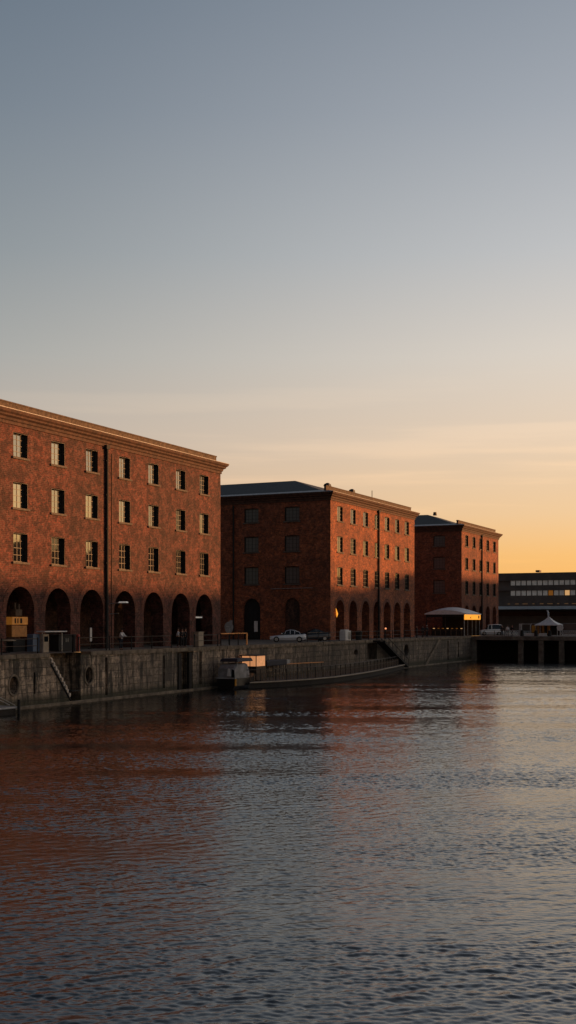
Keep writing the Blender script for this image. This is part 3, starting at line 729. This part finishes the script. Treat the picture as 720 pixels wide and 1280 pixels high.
# ------------------------------------------------------------------ people
def skin_mesh(name, joints, edges, mat, parent, sub=2):
    me = bpy.data.meshes.new(name); me.from_pydata([j[:3] for j in joints], edges, []); o = bpy.data.objects.new(name, me); COL.objects.link(o); o.parent = parent
    me.materials.append(mat); md = o.modifiers.new('skin', 'SKIN')
    if not me.skin_vertices: me.skin_vertices.new()
    for i, j in enumerate(joints):
        r_ = j[3]; me.skin_vertices[0].data[i].radius = (r_, r_*(j[4] if len(j) > 4 else 1)); me.skin_vertices[0].data[i].use_root = i == 0
    md.use_smooth_shade = True; sb = o.modifiers.new('sub', 'SUBSURF'); sb.levels = 1; sb.render_levels = sub
    return o
def person(px, X, label, top, legs, face, hair='hair', arm='down', lean=0, zb=QZ, Y=None, group=None, s=1.0):
    y = at(px, X) if Y is None else Y
    if X is None: X = ony(px, Y)
    k = empty('person', (X, y, zb), label, 'person', group, face); k.scale = (s, s, s)
    L = lean     # faces +X in local space
    hd = (L*1.1, 0, 1.60)
    if arm == 'rail':
        hands = [(L*.9+.16, .24, 1.16, .045), (L*.6+.42, .20, 1.12, .036), (L*.6+.50, .19, 1.13, .034)]
    elif arm == 'bent': hands = [(L*.9+.02, .26, 1.12, .045), (L+.22, .20, 1.20, .036), (L+.30, .14, 1.24, .032)]
    else: hands = [(L*.8-.02, .25, 1.12, .045), (.06, .27, .88, .036), (.09, .27, .80, .032)]
    J = [(0, 0, .95, .13, 1.2), (L*.4, 0, 1.18, .12, 1.2), (L*.9, 0, 1.40, .10, 1.5), (L, 0, 1.50, .05), (hd[0], 0, 1.57, .075), (hd[0]+.01, 0, 1.70, .085)]
    E_ = [(0, 1), (1, 2), (2, 3), (3, 4), (4, 5)]
    for sg in (-1, 1):
        b = len(J); J += [(L*.9, sg*.19, 1.40, .055)]+[(a, sg*c, d, r_) for a, c, d, r_ in hands]; E_ += [(2, b), (b, b+1), (b+1, b+2), (b+2, b+3)]
        b = len(J); J += [(0, sg*.10, .88, .09), (.03, sg*.11, .50, .062), (-.02, sg*.12, .10, .042), (.10, sg*.13, .04, .042)]; E_ += [(0, b), (b, b+1), (b+1, b+2), (b+2, b+3)]
    skin_mesh('body', J, E_, M['skin'], k)
    T = [(0, 0, .90, .155, 1.25), (L*.4, 0, 1.18, .145, 1.25), (L*.9, 0, 1.40, .12, 1.6), (L, 0, 1.47, .07)]; e = [(0, 1), (1, 2), (2, 3)]
    for sg in (-1, 1):
        b = len(T); T += [(L*.9, sg*.19, 1.40, .075)]+[(a, sg*c, d, r_+.018) for a, c, d, r_ in hands[:2]]; e += [(2, b), (b, b+1), (b+1, b+2)]
    skin_mesh('jacket', T, e, M[top], k)
    T = [(0, 0, .93, .14, 1.2)]; e = []
    for sg in (-1, 1):
        b = len(T); T += [(0, sg*.10, .86, .105), (.03, sg*.11, .50, .08), (-.02, sg*.12, .10, .062)]; e += [(0, b), (b, b+1), (b+1, b+2)]
    skin_mesh('trousers', T, e, M[legs], k)
    MB().ball((hd[0]-.015, 0, 1.715), .105, 12, 6, 1.0, True).build('hair', M[hair], k, smooth=True)
    for sg in (-1, 1): MB().ball((.06, sg*.13, .04), .075, 8, 4, .6).build('shoe', M['black'], k, smooth=True)
    fa = MB(); fa.box((hd[0]+.10, 0, 1.64), (.03, .02, .04))
    for sg in (-1, 1): fa.box((hd[0]+.082, sg*.032, 1.675), (.01, .02, .008))
    fa.build('face', M['hair'], k)
    return k
person(151, QX-1.2, 'person in a white shirt and dark trousers leaning on the railing under the fourth arch', 'shirt', 'denim', 0, arm='rail', lean=.12)
person(222, QX-1.5, 'person in a pale top standing by the railing, left of two in dark coats', 'shirt', 'coat', .4, arm='bent', lean=.05)
person(227.5, QX-1.0, 'person in a black coat standing between the pale topped person and another in black', 'coat', 'coat', -.5, arm='bent', lean=.06)
person(231.5, QX-1.2, 'person in a black coat, rightmost of three by the timber fender', 'coat', 'coat', .9, lean=.03)
person(521, RX-.8, 'person in dark clothes standing left of the pavilion by the railing', 'coat', 'denim', .3)
person(528.5, RX-2.2, 'person in a dark jacket standing between the railing and the pavilion', 'coat', 'coat', 2.2)
person(533.5, RX-1.2, 'person with a pale hat and dark clothes at the left corner of the pavilion', 'coat', 'coat', -.6, hair='greyhair', arm='bent')

# ------------------------------------------------------------------ vehicles
def car(loc, rz, label, paint, L=4.3, Wd=1.78, H=1.42, suv=False, rear_lamp=True):
    """side view along local X (nose at -X), symmetric about y = 0"""
    k = empty('parked_car', (*loc, QZ), label, 'car', None, rz)
    hw = Wd/2
    if not suv:
        belt = [(-.50, .50, .62), (-.46, .66, .86), (-.30, .74, .97), (-.16, .84, 1.0), (.10, .88, 1.0), (.30, .92, 1.0), (.42, .95, .96), (.485, .90, .88), (.50, .60, .8)]
        gh = [(-.20, .84, .90), (-.06, 1.30, .74), (.06, H, .70), (.18, 1.38, .70), (.31, 1.16, .74), (.43, .97, .80)]
    else:
        belt = [(-.50, .60, .75), (-.46, .85, .92), (-.30, 1.0, 1.0), (-.16, 1.05, 1.0), (.10, 1.08, 1.0), (.30, 1.10, 1.0), (.46, 1.08, .96), (.50, .80, .9)]
        gh = [(-.26, 1.03, .92), (-.14, H-.1, .80), (.0, H, .78), (.30, H-.02, .78), (.43, H-.1, .80), (.48, 1.08, .86)]
    b = MB(); secs = []
    for x, z, w in belt:
        W_ = hw*w; zl = .30 if abs(x) > .47 else .22
        secs.append([(x*L, -W_*.93, zl), (x*L, -W_, zl+(z-zl)*.45), (x*L, -W_*.95, z-.06), (x*L, -W_*.80, z), (x*L, 0, z+.03), (x*L, W_*.80, z), (x*L, W_*.95, z-.06), (x*L, W_, zl+(z-zl)*.45), (x*L, W_*.93, zl)])
    b.ring(secs, True); b.build('body', M[paint], k, smooth=False, bevel=.02)
    g_ = MB(); secs = []
    for x, z, w in gh:
        zb_ = .86 if not suv else 1.0
        secs.append([(x*L, -hw*.90, zb_), (x*L, -hw*w*.98, (z+zb_)/2+.1), (x*L, -hw*w*.86, max(z-.05, zb_)), (x*L, 0, max(z-.02, zb_)), (x*L, hw*w*.86, max(z-.05, zb_)), (x*L, hw*w*.98, (z+zb_)/2+.1), (x*L, hw*.90, zb_)])
    g_.ring(secs, True); g_.build('windows', M['carglass'], k)
    r_ = MB(); secs = []
    for x, z, w in gh[1:-1]:
        secs.append([(x*L, -hw*w*.90, z-.05), (x*L, -hw*w*.7, z-.005), (x*L, 0, z+.02), (x*L, hw*w*.7, z-.005), (x*L, hw*w*.90, z-.05)])
    r_.ring(secs, True); r_.build('roof', M[paint], k)
    p_ = MB()
    for sg in (-1, 1):
        mids = gh[2:4] if not suv else gh[2:3]
        for (x, z, w) in (gh[1], *mids, gh[-2]):
            p_.bar((x*L+(.12 if x > .2 else -.12 if x < -.02 else 0), sg*hw*.93, .9), (x*L, sg*hw*w*.90, z-.04), .035, 5)
    p_.build('pillar', M[paint], k)
    for x in (-.32, .31):
        for sg in (-1, 1):
            w_ = MB(); w_.bar((x*L, sg*(hw-.20), .32), (x*L, sg*(hw+.012), .32), .33, 20); w_ = w_.build('wheel', M['tyre'], k)
            MB().bar((x*L, sg*(hw-.02), .32), (x*L, sg*(hw+.03), .32), .20, 14).build('rim', M['galv'], w_)
    for sg in (-1, 1):
        MB().box((-.485*L, sg*hw*.62, .62 if not suv else .78), (.1, .34, .13)).build('headlight', M['white'], k, bevel=.02)
        MB().box((.494*L, sg*hw*.66, .78 if not suv else .95), (.08, .30, .12)).build('tail_lamp', M['red'], k, bevel=.02)
        MB().box((-.17*L, sg*(hw+.08), .98), (.14, .16, .11)).build('mirror', M[paint], k, bevel=.02)
    return k
HD = YAW          # parked across the line of sight
def along(px, D): u = U(px); return (D*(-.4297+.903*u), D*(.903+.4297*u))
car(along(360, 134), HD, 'silver fastback car parked in the gap before the middle warehouse gable', 'silver', L=4.2)
car(along(390, 141), HD+.3, 'dark parked car right of the silver one, by the corner of the middle warehouse', 'darkcar', L=4.3, H=1.5)
car(along(614, 196), HD-.05, 'silver van-like car with pale roof parked on the deck right of the pavilion', 'silver', L=3.9, H=1.85, suv=True)

# ------------------------------------------------------------------ middle warehouse frontage
X = QX-1.8; y = at(432, X); k = empty('service_cabinet', (X, y, QZ), 'pale grey service cabinet with rounded lid by the railing before the middle warehouse', 'cabinet')
MB().box((0, 0, .62), (.8, 2.0, 1.2)).build('body', M['white'], k, bevel=.05); MB().box((0, -.35, 1.28), (.7, 1.2, .16)).build('lid', M['white'], k, bevel=.06); MB().box((.41, .25, .6), (.03, .7, .9)).build('door', M['galv'], k)
X = QX-1.2; y = at(448.5, X); k = empty('litter_bin', (X, y, QZ), 'black litter bin right of the pale grey cabinet', 'bin')
MB().bar((0, 0, 0), (0, 0, 1.0), .36, 14, .42).build('body', M['black'], k); MB().ball((0, 0, 1.0), .42, 14, 5, .6, True).build('lid', M['black'], k, smooth=True); MB().box((.36, 0, .92), (.14, .4, .16)).build('slot', M['dkwood'], k)
X = FX+.2; y = at(421, X); k = empty('sun_patch', (FX+.05, y, 6.0), 'small glowing yellow triangle standing for a patch of sunlight on the wall by the first arch of the middle warehouse', 'painted light')
m = MB(); m.ring([[(.12, -.35+dy, 2.0), (.12, .30+dy, 2.0-.7), (.12, -.1+dy, .85)] for dy in (0, .05)], True); m.v = [Vector((.15+(.03 if i >= 3 else 0), v.y, v.z)) for i, v in enumerate(m.v)]; m.build('thin_sheet', M['amber'], k)  # glowing triangle stands for sunlight on the arch jamb
MB().bar((0, -.4, 2.05), (.3, -.4, 2.05), .03).build('bracket', M['black'], k)
X = RX-.6; y = at(482, X); k = empty('marker_lamp', (X, y, QZ), 'small warm marker lamp on a thin post before the middle warehouse', 'lamp')
MB().bar((0, 0, 0), (0, 0, 1.35), .04).build('post', M['black'], k); MB().ball((0, 0, 1.42), .13, 10, 6).build('bulb', M['glow'], k, smooth=True); MB().box((0, 0, 1.58), (.3, .3, .04)).build('cap', M['black'], k)

# gangway down to the water
gx = QX+.75; ya, yb = at(476, gx), at(506, gx); o = (gx, ya, QZ)
k = empty('gangway', o, 'dark steel gangway slanting from the quay down to the water right of the pontoon', 'gangway')
m = MB(o); m.ring([[(gx-.55, yy, z_), (gx+.55, yy, z_), (gx+.55, yy, z_+.30), (gx-.55, yy, z_+.30)] for yy, z_ in ((ya, QZ-.35), (yb, .15))], True); m.build('deck', M['black'], k)
for sg in (-1, 1):
    m = MB(o); m.bar((gx+sg*.52, ya, QZ+.75), (gx+sg*.52, yb, 1.25), .04)
    for i in range(7): t_ = i/6; yy = ya+(yb-ya)*t_; z_ = QZ-.2+(.3-QZ+.2)*t_; m.bar((gx+sg*.52, yy, z_), (gx+sg*.52, yy, z_+.98), .03)
    m.build('handrail', M['black'], k)
m = MB(o); m.box((gx-.3, ya-.4, QZ-.12), (1.3, 1.3, .2)); m.build('landing', M['dkwood'], k)

# ------------------------------------------------------------------ pontoons and boats
fr = [(-50.35, 97.2), (-48.9, 100.9), (-47.8, 106.0), (-47.5, 111.0), (-47.9, 117.5), (-48.7, 124.5), (-49.9, 132), (-51.1, 139), (-52.4, 146)]
bk = [(-50.4, 100.7), (-53.2, 100.8), (-53.2, 106), (-53.2, 111), (-53.2, 117.5), (-53.2, 124.5), (-53.2, 132), (-53.2, 139), (-53.2, 146)]
o = (-50.5, 118, 0); k = empty('pontoon', o, 'long curved floating walkway moored below the quay with a rail along its water side', 'pontoon')
def slab(o, fr, bk, z0, z1):
    m = MB(o)
    m.ring([[(a[0], a[1], z0), (a[0], a[1], z1), (b[0], b[1], z1), (b[0], b[1], z0)] for a, b in zip(fr, bk)], True); return m
slab(o, fr, bk, -.2, .50).build('float', M['dkwood'], k)
slab(o, [(a+.06, b) for a, b in fr], bk, .50, .62).build('walkway', M['wood'], k)
m = MB(o)
for a, b in zip(fr, fr[1:]): m.bar((a[0]+.10, a[1], .56), (b[0]+.10, b[1], .56), .07)
m.build('edge_strip', M['cream'], k)
def lerp_path(path, step):
    out = []
    for (x0, y0), (x1, y1) in zip(path, path[1:]):
        n = max(1, round(math.hypot(x1-x0, y1-y0)/step))
        out += [(x0+(x1-x0)*i/n, y0+(y1-y0)*i/n) for i in range(n)]
    return out+[path[-1]]
pth = lerp_path([(a-.45, b) for a, b in fr], 1.75)
for x, y in pth: MB(o).bar((x, y, .6), (x, y, 1.75), .045).build('rail_post', M['black'], k)
m = MB(o)
for a, b in zip(pth, pth[1:]):
    m.bar((*a, 1.74), (*b, 1.74), .035); m.bar((*a, 1.2), (*b, 1.2), .02)
m.build('rail', M['rail'], k)
m = MB(o)
for a, b in list(zip(pth, pth[1:]))[:-1]:
    dx, dy = b[0]-a[0], b[1]-a[1]; L_ = math.hypot(dx, dy)
    for i in range(4): t_ = (i+.5)/4; m.box((a[0]+dx*t_, a[1]+dy*t_, 1.05), (.03, .16, .72), math.atan2(dy, dx)-math.pi/2)
m.build('rail_slats', M['foam'] if False else M['wood'], k)
m = MB(o); m.bar((-52.9, 109.6, 1.85), (-52.9, 120.5, 1.72), .055); m.build('handrail', M['sunlit_rail'], k)  # sunlight along this handrail is painted on as gold
for yy in (110, 113.5, 117, 120): MB(o).bar((-52.9, yy, .6), (-52.9, yy, 1.8), .04).build('rail_post', M['black'], k)
# booth; sunlight on its front panel is put in as a peach glow
bx0, bx1, by = -53.2, -51.5, 101.0; o = ((bx0+bx1)/2, by+1.0, .62); k = empty('timber_booth', o, 'small timber booth with a window whose peach glow stands for sunlight at the near end of the curved pontoon', 'booth')
cx = o[0]
m = MB(o); m.box((cx, by+1.05, 1.28), (bx1-bx0, 2.0, 1.32)); m.build('lower_wall', M['wood'], k)
m = MB(o)
for i in range(9): m.box((bx0+.1+i*.188, by+.035, 1.28), (.10, .04, 1.30))
m.build('slats', M['dkwood'], k)
w_ = MB(o); w_.box((cx, by+1.05, 2.45), (bx1-bx0-.08, 1.9, 1.02)); w_ = w_.build('window', M['peach'], k)
m = MB(o); m.box((cx+.12, by+.07, 2.45), (.05, .06, 1.02)); m.box((bx0+.05, by+.07, 2.45), (.07, .06, 1.02)); m.box((bx1-.05, by+.07, 2.45), (.07, .06, 1.02)); m.build('frame', M['dkwood'], w_)
MB(o).box((cx, by+1.0, 3.0), (bx1-bx0+.2, 2.3, .09)).build('roof', M['navy'], k)
# waterside shelter with dark canopy
y0_, y1_ = 104.6, 109.2; o = (-52.6, (y0_+y1_)/2, .62); k = empty('shelter', o, 'low dark canopied shelter with a pale end panel against the quay wall on the pontoon', 'shelter')
MB(o).box((-52.6, (y0_+y1_)/2, 2.1), (1.0, y1_-y0_, .55)).build('canopy', M['navy'], k, bevel=.06)
MB(o).box((-52.55, y1_+.45, 2.12), (.9, .75, .42)).build('end_panel', M['foam'], k, bevel=.02)
for yy in (y0_+.1, y0_+1.5, y0_+3, y1_-.1): MB(o).bar((-52.2, yy, .62), (-52.2, yy, 1.9), .05).build('post', M['black'], k)
MB(o).box((-52.85, (y0_+y1_)/2, 1.1), (.4, y1_-y0_-.4, .08)).build('bench', M['wood'], k)
# cabin boat, stern to the viewer
o = (-51.6, 95.0, 0); k = empty('cabin_boat', o, 'black hulled cabin boat with grey canvas cover and navy canopy moored beside the pontoon', 'boat')
m = MB(); secs = []
for yy, w, zk, zg in ((0, .98, -.25, 1.02), (.6, 1.05, -.3, 1.02), (3, 1.05, -.3, 1.05), (4.4, .75, -.25, 1.2), (5.4, .08, -.1, 1.35)):
    secs.append([(-w, yy, zg), (-w*.95, yy, .35), (-w*.5, yy, zk), (w*.5, yy, zk), (w*.95, yy, .35), (w, yy, zg)])
m.ring(secs, True); m.build('hull', M['hull'], k)
m = MB(); m.bar((1.0, -.02, .35), (1.02, -.02, 1.0), .09, 8); m.build('fender', M['amber'] if False else M['yellow'], k)
m = MB(); secs = []
for yy, w, z_ in ((.05, .92, 1.95), (.5, .95, 2.35), (2.6, .92, 2.40), (3.4, .7, 1.7)):
    secs.append([(-w, yy, 1.02), (-w*.96, yy, z_-.12), (-w*.7, yy, z_), (w*.7, yy, z_), (w*.96, yy, z_-.12), (w, yy, 1.02)])
m.ring(secs, True); m.build('canvas_cover', M['tarp'], k, bevel=.03)
wn = MB(); wn.ring([[(.10, yy, 1.25), (.20, yy+.02, 1.95), (.42, yy+.02, 1.95), (.55, yy, 1.25)] for yy in (-.03, .02)], True); wn.build('window', M['white'], k)  # white pane: the glint on the glass is painted in
wn = MB(); wn.ring([[(.60, yy, 1.15), (.62, yy+.02, 1.9), (.84, yy+.02, 1.8), (.86, yy, 1.15)] for yy in (-.03, .02)], True); wn.build('window', M['carglass'], k)
m = MB(); m.box((.1, 1.9, 2.72), (1.9, 3.2, .30), taper=.9); m.build('canopy', M['navy'], k, bevel=.05)
m = MB(); m.box((0, -.04, 1.05), (2.06, .12, .09)); m.build('gunwale', M['foam'], k)
for sg in (-1, 1): MB().bar((sg*.85+.1, .5, 2.3), (sg*.85+.1, .5, 2.62), .03).build('canopy_post', M['galv'], k)
# pontoon at the left edge
o = (-52.1, 57, 0); k = empty('pontoon', o, 'small grey pontoon with a sloping handrail at the left edge of the view', 'pontoon')
m = MB(o); m.box((-52.15, 57, .12), (2.2, 13.6, .55)); m.build('float', M['dkwood'], k)
m = MB(o); m.box((-52.15, 57, .47), (2.4, 13.8, .13)); m.build('deck', M['foam'], k, bevel=.02)
m = MB(o); m.bar((-51.0, 61.0, 1.7), (-51.0, 63.7, .60), .035); m.bar((-51.4, 60.4, 1.9), (-51.4, 63.6, .62), .035); m.bar((-51.0, 61.0, .5), (-51.0, 61.0, 1.7), .035); m.bar((-51.4, 60.4, .5), (-51.4, 60.4, 1.9), .035); m.build('handrail', M['galv'], k)
MB(o).bar((-50.85, 63.9, -.6), (-50.85, 63.9, 1.0), .10, 10).build('mooring_pile', M['black'], k)

# ------------------------------------------------------------------ pavilion
xa, xb_, ya, yb = -61.2, -54.45, 180.6, 189.8; o = ((xa+xb_)/2, (ya+yb)/2, QZ)
k = empty('pavilion', o, 'open pavilion with a low domed grey roof and a glowing amber fascia', 'pavilion')
m = MB(o); nu, nv = 12, 8; ze = 7.52; b_ = 0
pt = lambda i, j: (xa+(xb_-xa)*i/nu, ya+(yb-ya)*j/nv, ze+.08+1.05*(math.sin(math.pi*i/nu)**.8)*(max(0, math.sin(math.pi*(j+.4)/(nv+.8)))**.35)) if 0 < i < nu else (xa+(xb_-xa)*i/nu, ya+(yb-ya)*j/nv, ze+.08)
for i in range(nu):
    for j in range(nv): m.poly([pt(i, j), pt(i+1, j), pt(i+1, j+1), pt(i, j+1)])
for i in range(nu): m.poly([pt(i, 0), pt(i+1, 0), (pt(i+1, 0)[0], ya, ze-.05), (pt(i, 0)[0], ya, ze-.05)])
m.box(((xa+xb_)/2, (ya+yb)/2, ze-.02), (xb_-xa+.1, yb-ya+.1, .14)); m.build('roof', M['canopy'], k)
f = MB(o); f.box((xb_-.1, (ya+yb)/2, ze-.52), (.12, yb-ya-.2, .84)); f = f.build('fascia', M['amber'], k)
m = MB(o); m.ring([[(xb_-.02, yy, ze-.4), (xb_-.02, yy+.25, ze-.75), (xb_-.02, yy-.25, ze-.7)] for yy in (183.9, 184.0)], True); m.box((xb_-.02, 188.6, ze-.5), (.05, .5, .5)); m.build('mark', M['dkwood'], f)
MB(o).box(((xa+xb_)/2, ya+.1, ze-.30), (xb_-xa-.3, .1, .42)).build('valance', M['black'], k)
for x in (xa+.2, (xa+xb_)/2, xb_-.2):
    for y in (ya+.25, yb-.25): MB(o).bar((x, y, QZ), (x, y, ze), .07).build('post', M['galv'] if x > xb_-.5 else M['black'], k)
for y in (183, 185.5, 187.7): MB(o).bar((xb_-.25, y, QZ), (xb_-.25, y, ze), .05).build('post', M['galv'], k)
m = MB(o); m.box(((xa+xb_)/2, yb-.4, (QZ+ze)/2), (xb_-xa-.3, .1, ze-QZ)); m.build('back_panel', M['dkwood'], k)
m = MB(o); m.box(((xa+xb_)/2, ya+1.8, QZ+.55), (xb_-xa-1.2, .6, 1.1)); m.build('counter', M['dkwood'], k)
for i in range(7): MB(o).box((xa+1.0+i*.78, ya+1.6, QZ+1.2), (.28, .12, .10)).build('counter_lamp', M['dimlamp'] if i % 3 else M['officelit'], k)
# its fence of upright pales
X0_, X1_ = xa+.3, xb_+.6; o = ((X0_+X1_)/2, ya-.9, QZ); k = empty('pale_fence', o, 'row of upright dark pales in front of the pavilion', 'fence')
for i in range(9): MB(o).box((X0_+i*(X1_-X0_)/8, ya-.9, QZ+.55), (.14, .06, 1.1)).build('pale', M['wood'], k)
MB(o).box(((X0_+X1_)/2, ya-.86, QZ+.95), (X1_-X0_, .04, .07)).build('rail', M['wood'], k)

# ------------------------------------------------------------------ on the far deck
DY = EY+.5
def deck_rail(px0, px1, label, lattice, mat='galv'):
    xa_, xb2 = ony(px0, DY), ony(px1, DY); o = ((xa_+xb2)/2, DY, QZ); k = empty('deck_railing', o, label, 'railing', 'railings on the far deck')
    n = max(1, round((xb2-xa_)/1.6))
    for i in range(n+1): MB(o).bar((xa_+(xb2-xa_)*i/n, DY, QZ), (xa_+(xb2-xa_)*i/n, DY, QZ+.95), .04).build('post', M[mat], k)
    m = MB(o); m.bar((xa_, DY, QZ+.93), (xb2, DY, QZ+.93), .03); m.bar((xa_, DY, QZ+.15), (xb2, DY, QZ+.15), .025); m.build('rail', M[mat], k)
    if lattice:
        m = MB(o); x = xa_; s_ = .28
        while x < xb2-.5:
            m.bar((x, DY, QZ+.15), (x+.45, DY, QZ+.9), .022, 4); m.bar((x+.45, DY, QZ+.15), (x, DY, QZ+.9), .022, 4); x += s_
        m.build('lattice', M['white'], k)
deck_rail(632, 648, 'pale lattice railing on the far deck, left of the posts', True)
deck_rail(700, 745, 'pale lattice railing on the far deck, right of the gazebo', True)
deck_rail(605, 631, 'plain dark railing on the far deck under the silver vehicle', False, 'rail')
for px, w_, lab in ((662, 1.55, 'low white planter box on the far deck, left of the gazebo'), (678.5, 1.1, 'low white planter box on the far deck, under the gazebo')):
    o = (ony(px, DY+.6), DY+.6, QZ); k = empty('planter', o, lab, 'planter', 'white planters on the far deck')
    MB().box((0, 0, .28), (w_, .4, .42), taper=1.06).build('box', M['white'], k, bevel=.02)
    m = MB()
    for i in range(60):
        a, b = random.uniform(-w_/2, w_/2), random.uniform(-.16, .16); c_ = random.uniform(0, math.pi); z_ = .5+random.uniform(0, .16)
        m.poly([(a, b, z_), (a+.09*math.cos(c_), b+.09*math.sin(c_), z_+.02), (a+.05, b+.03, z_+.13)])
    m.build('foliage', M['leaf'] if 'leaf' in M else M.setdefault('leaf', plain('leaf_green', (.03, .045, .015), .7)), k)
for px, lab in ((652.5, 'dark round bollard on the far deck between railing and white planter'), (670, 'dark round bollard on the far deck between the two white planters'), (687, 'dark round bollard on the far deck right of the gazebo planter')):
    o = (ony(px, DY+.3), DY+.3, QZ); k = empty('bollard', o, lab, 'bollard', 'bollards on the far deck')
    MB().bar((0, 0, 0), (0, 0, .85), .30, 14, .26).build('post', M['black'], k); MB().ball((0, 0, .85), .27, 12, 5, .5, True).build('cap', M['black'], k, smooth=True)
# gazebo
gy = 187.0; xl, xr = ony(668, gy), ony(697.5, gy); cx = (xl+xr)/2; hw_ = (xr-xl)/2; o = (cx, gy+hw_, QZ)
k = empty('gazebo', o, 'small white peaked gazebo with ochre curtains on the far deck', 'gazebo')
m = MB(o); ze = 5.75; pk = (cx, gy+hw_, 7.05); rings = []
for t_, z_ in ((1.0, ze-.12), (1.0, ze), (.62, ze+.36), (.3, ze+.78), (.04, 7.05-QZ+QZ)):
    h_ = hw_*t_; rings.append([(cx-h_, gy+hw_-h_, z_), (cx+h_, gy+hw_-h_, z_), (cx+h_, gy+hw_+h_, z_), (cx-h_, gy+hw_+h_, z_)])
m.ring(rings, True); m.build('roof', M['white'], k)
for sx in (-1, 1):
    for sy in (-1, 1): MB(o).bar((cx+sx*(hw_-.15), gy+hw_+sy*(hw_-.15), QZ), (cx+sx*(hw_-.15), gy+hw_+sy*(hw_-.15), ze), .06).build('post', M['galv'], k)
def curtain(x0, x1, y, mat, par, o):
    m = MB(o); n = 12; s1 = []
    for i in range(n+1):
        x = x0+(x1-x0)*i/n; yy = y+.06*math.sin(i*2.1)
        s1.append([(x, yy, QZ+.25), (x, yy, ze-.1), (x, yy+.02, ze-.1), (x, yy+.02, QZ+.25)])
    m.ring(s1, True); m.build('curtain', M[mat], par)
curtain(cx-hw_-.45, cx-hw_+.15, gy-.05, 'yellow', k, o); curtain(cx-hw_+.35, cx-hw_+.75, gy+.1, 'ochre', k, o)
curtain(cx-.75, cx-.35, gy+.1, 'ochre', k, o); curtain(cx+.15, cx+.6, gy+.1, 'ochre', k, o)
MB(o).box((cx, gy+2*hw_-.1, (QZ+ze)/2), (2*hw_-.3, .06, ze-QZ-.2)).build('back_panel', M['dkwood'], k)
y_ = 185.5; X = ony(700, y_); k = empty('round_sign', (X, y_, QZ), 'pale round sign on a short post right of the white gazebo', 'sign')
m = MB(); m.bar((0, -.05, 1.35), (0, .05, 1.35), .52, 24); m.build('disc', M['white'], k); MB().bar((0, .08, 0), (0, .08, 1.2), .09).build('post', M['galv'], k)
y_ = 188; X = ony(685, 197); k = empty('lamp_post', (X, 197, QZ), 'thin lamp post with a pale drooping head behind the gazebo', 'street lamp')
MB().bar((0, 0, 0), (0, 0, 3.2), .06, 8).build('pole', M['black'], k)
m = MB(); m.ring([[(-.12+a, -.08, z_), (.12+a, -.08, z_), (.12+a, .08, z_), (-.12+a, .08, z_)] for a, z_ in ((.06, 3.1), (.05, 3.5), (0, 3.9), (-.12, 4.25))], True); m.build('lamp_head', M['steelblue'], k)
for px, xr2, lab in ((650.5, 3.2, 'pale square portal frame on the far deck, left of the gazebo'),):
    y_ = 186; xa_ = ony(px, y_); xb2 = ony(663, y_); o = (xa_, y_, QZ); k = empty('portal_frame', o, lab, 'frame')
    MB(o).box((xa_, y_, QZ+.95), (.42, .3, 1.9)).build('post', M['foam'], k, bevel=.02); MB(o).box((xb2, y_, QZ+.92), (.12, .2, 1.84)).build('post', M['foam'], k)
    MB(o).box(((xa_+xb2)/2, y_+.003, QZ+1.93), (xb2-xa_+.4, .22, .12)).build('beam', M['foam'], k)
person(634.5, None, 'person in a white top and dark trousers on the far deck', 'shirt', 'coat', -1.2, Y=184.5)
person(640, None, 'person in dark clothes on the far deck, left of the portal frame', 'coat', 'coat', -1.8, Y=185.5)
person(627.5, None, 'person in dark clothes standing just right of the silver vehicle', 'coat', 'denim', -1.4, Y=183.5)
# dark hoardings that close the view under the canopy
hx0, hx1, hy_ = -52, 30, 215.0
o = ((hx0+hx1)/2, hy_, QZ); k = empty('hoarding', o, 'long low dark hoarding with pale capping behind the gazebo', 'hoarding')
MB(o).box(((hx0+hx1)/2, hy_, QZ+.95), (hx1-hx0, .12, 1.9)).build('panel', M['office'], k); MB(o).box(((hx0+hx1)/2, hy_-.003, QZ+1.94), (hx1-hx0, .2, .08)).build('capping', M['foam'], k)
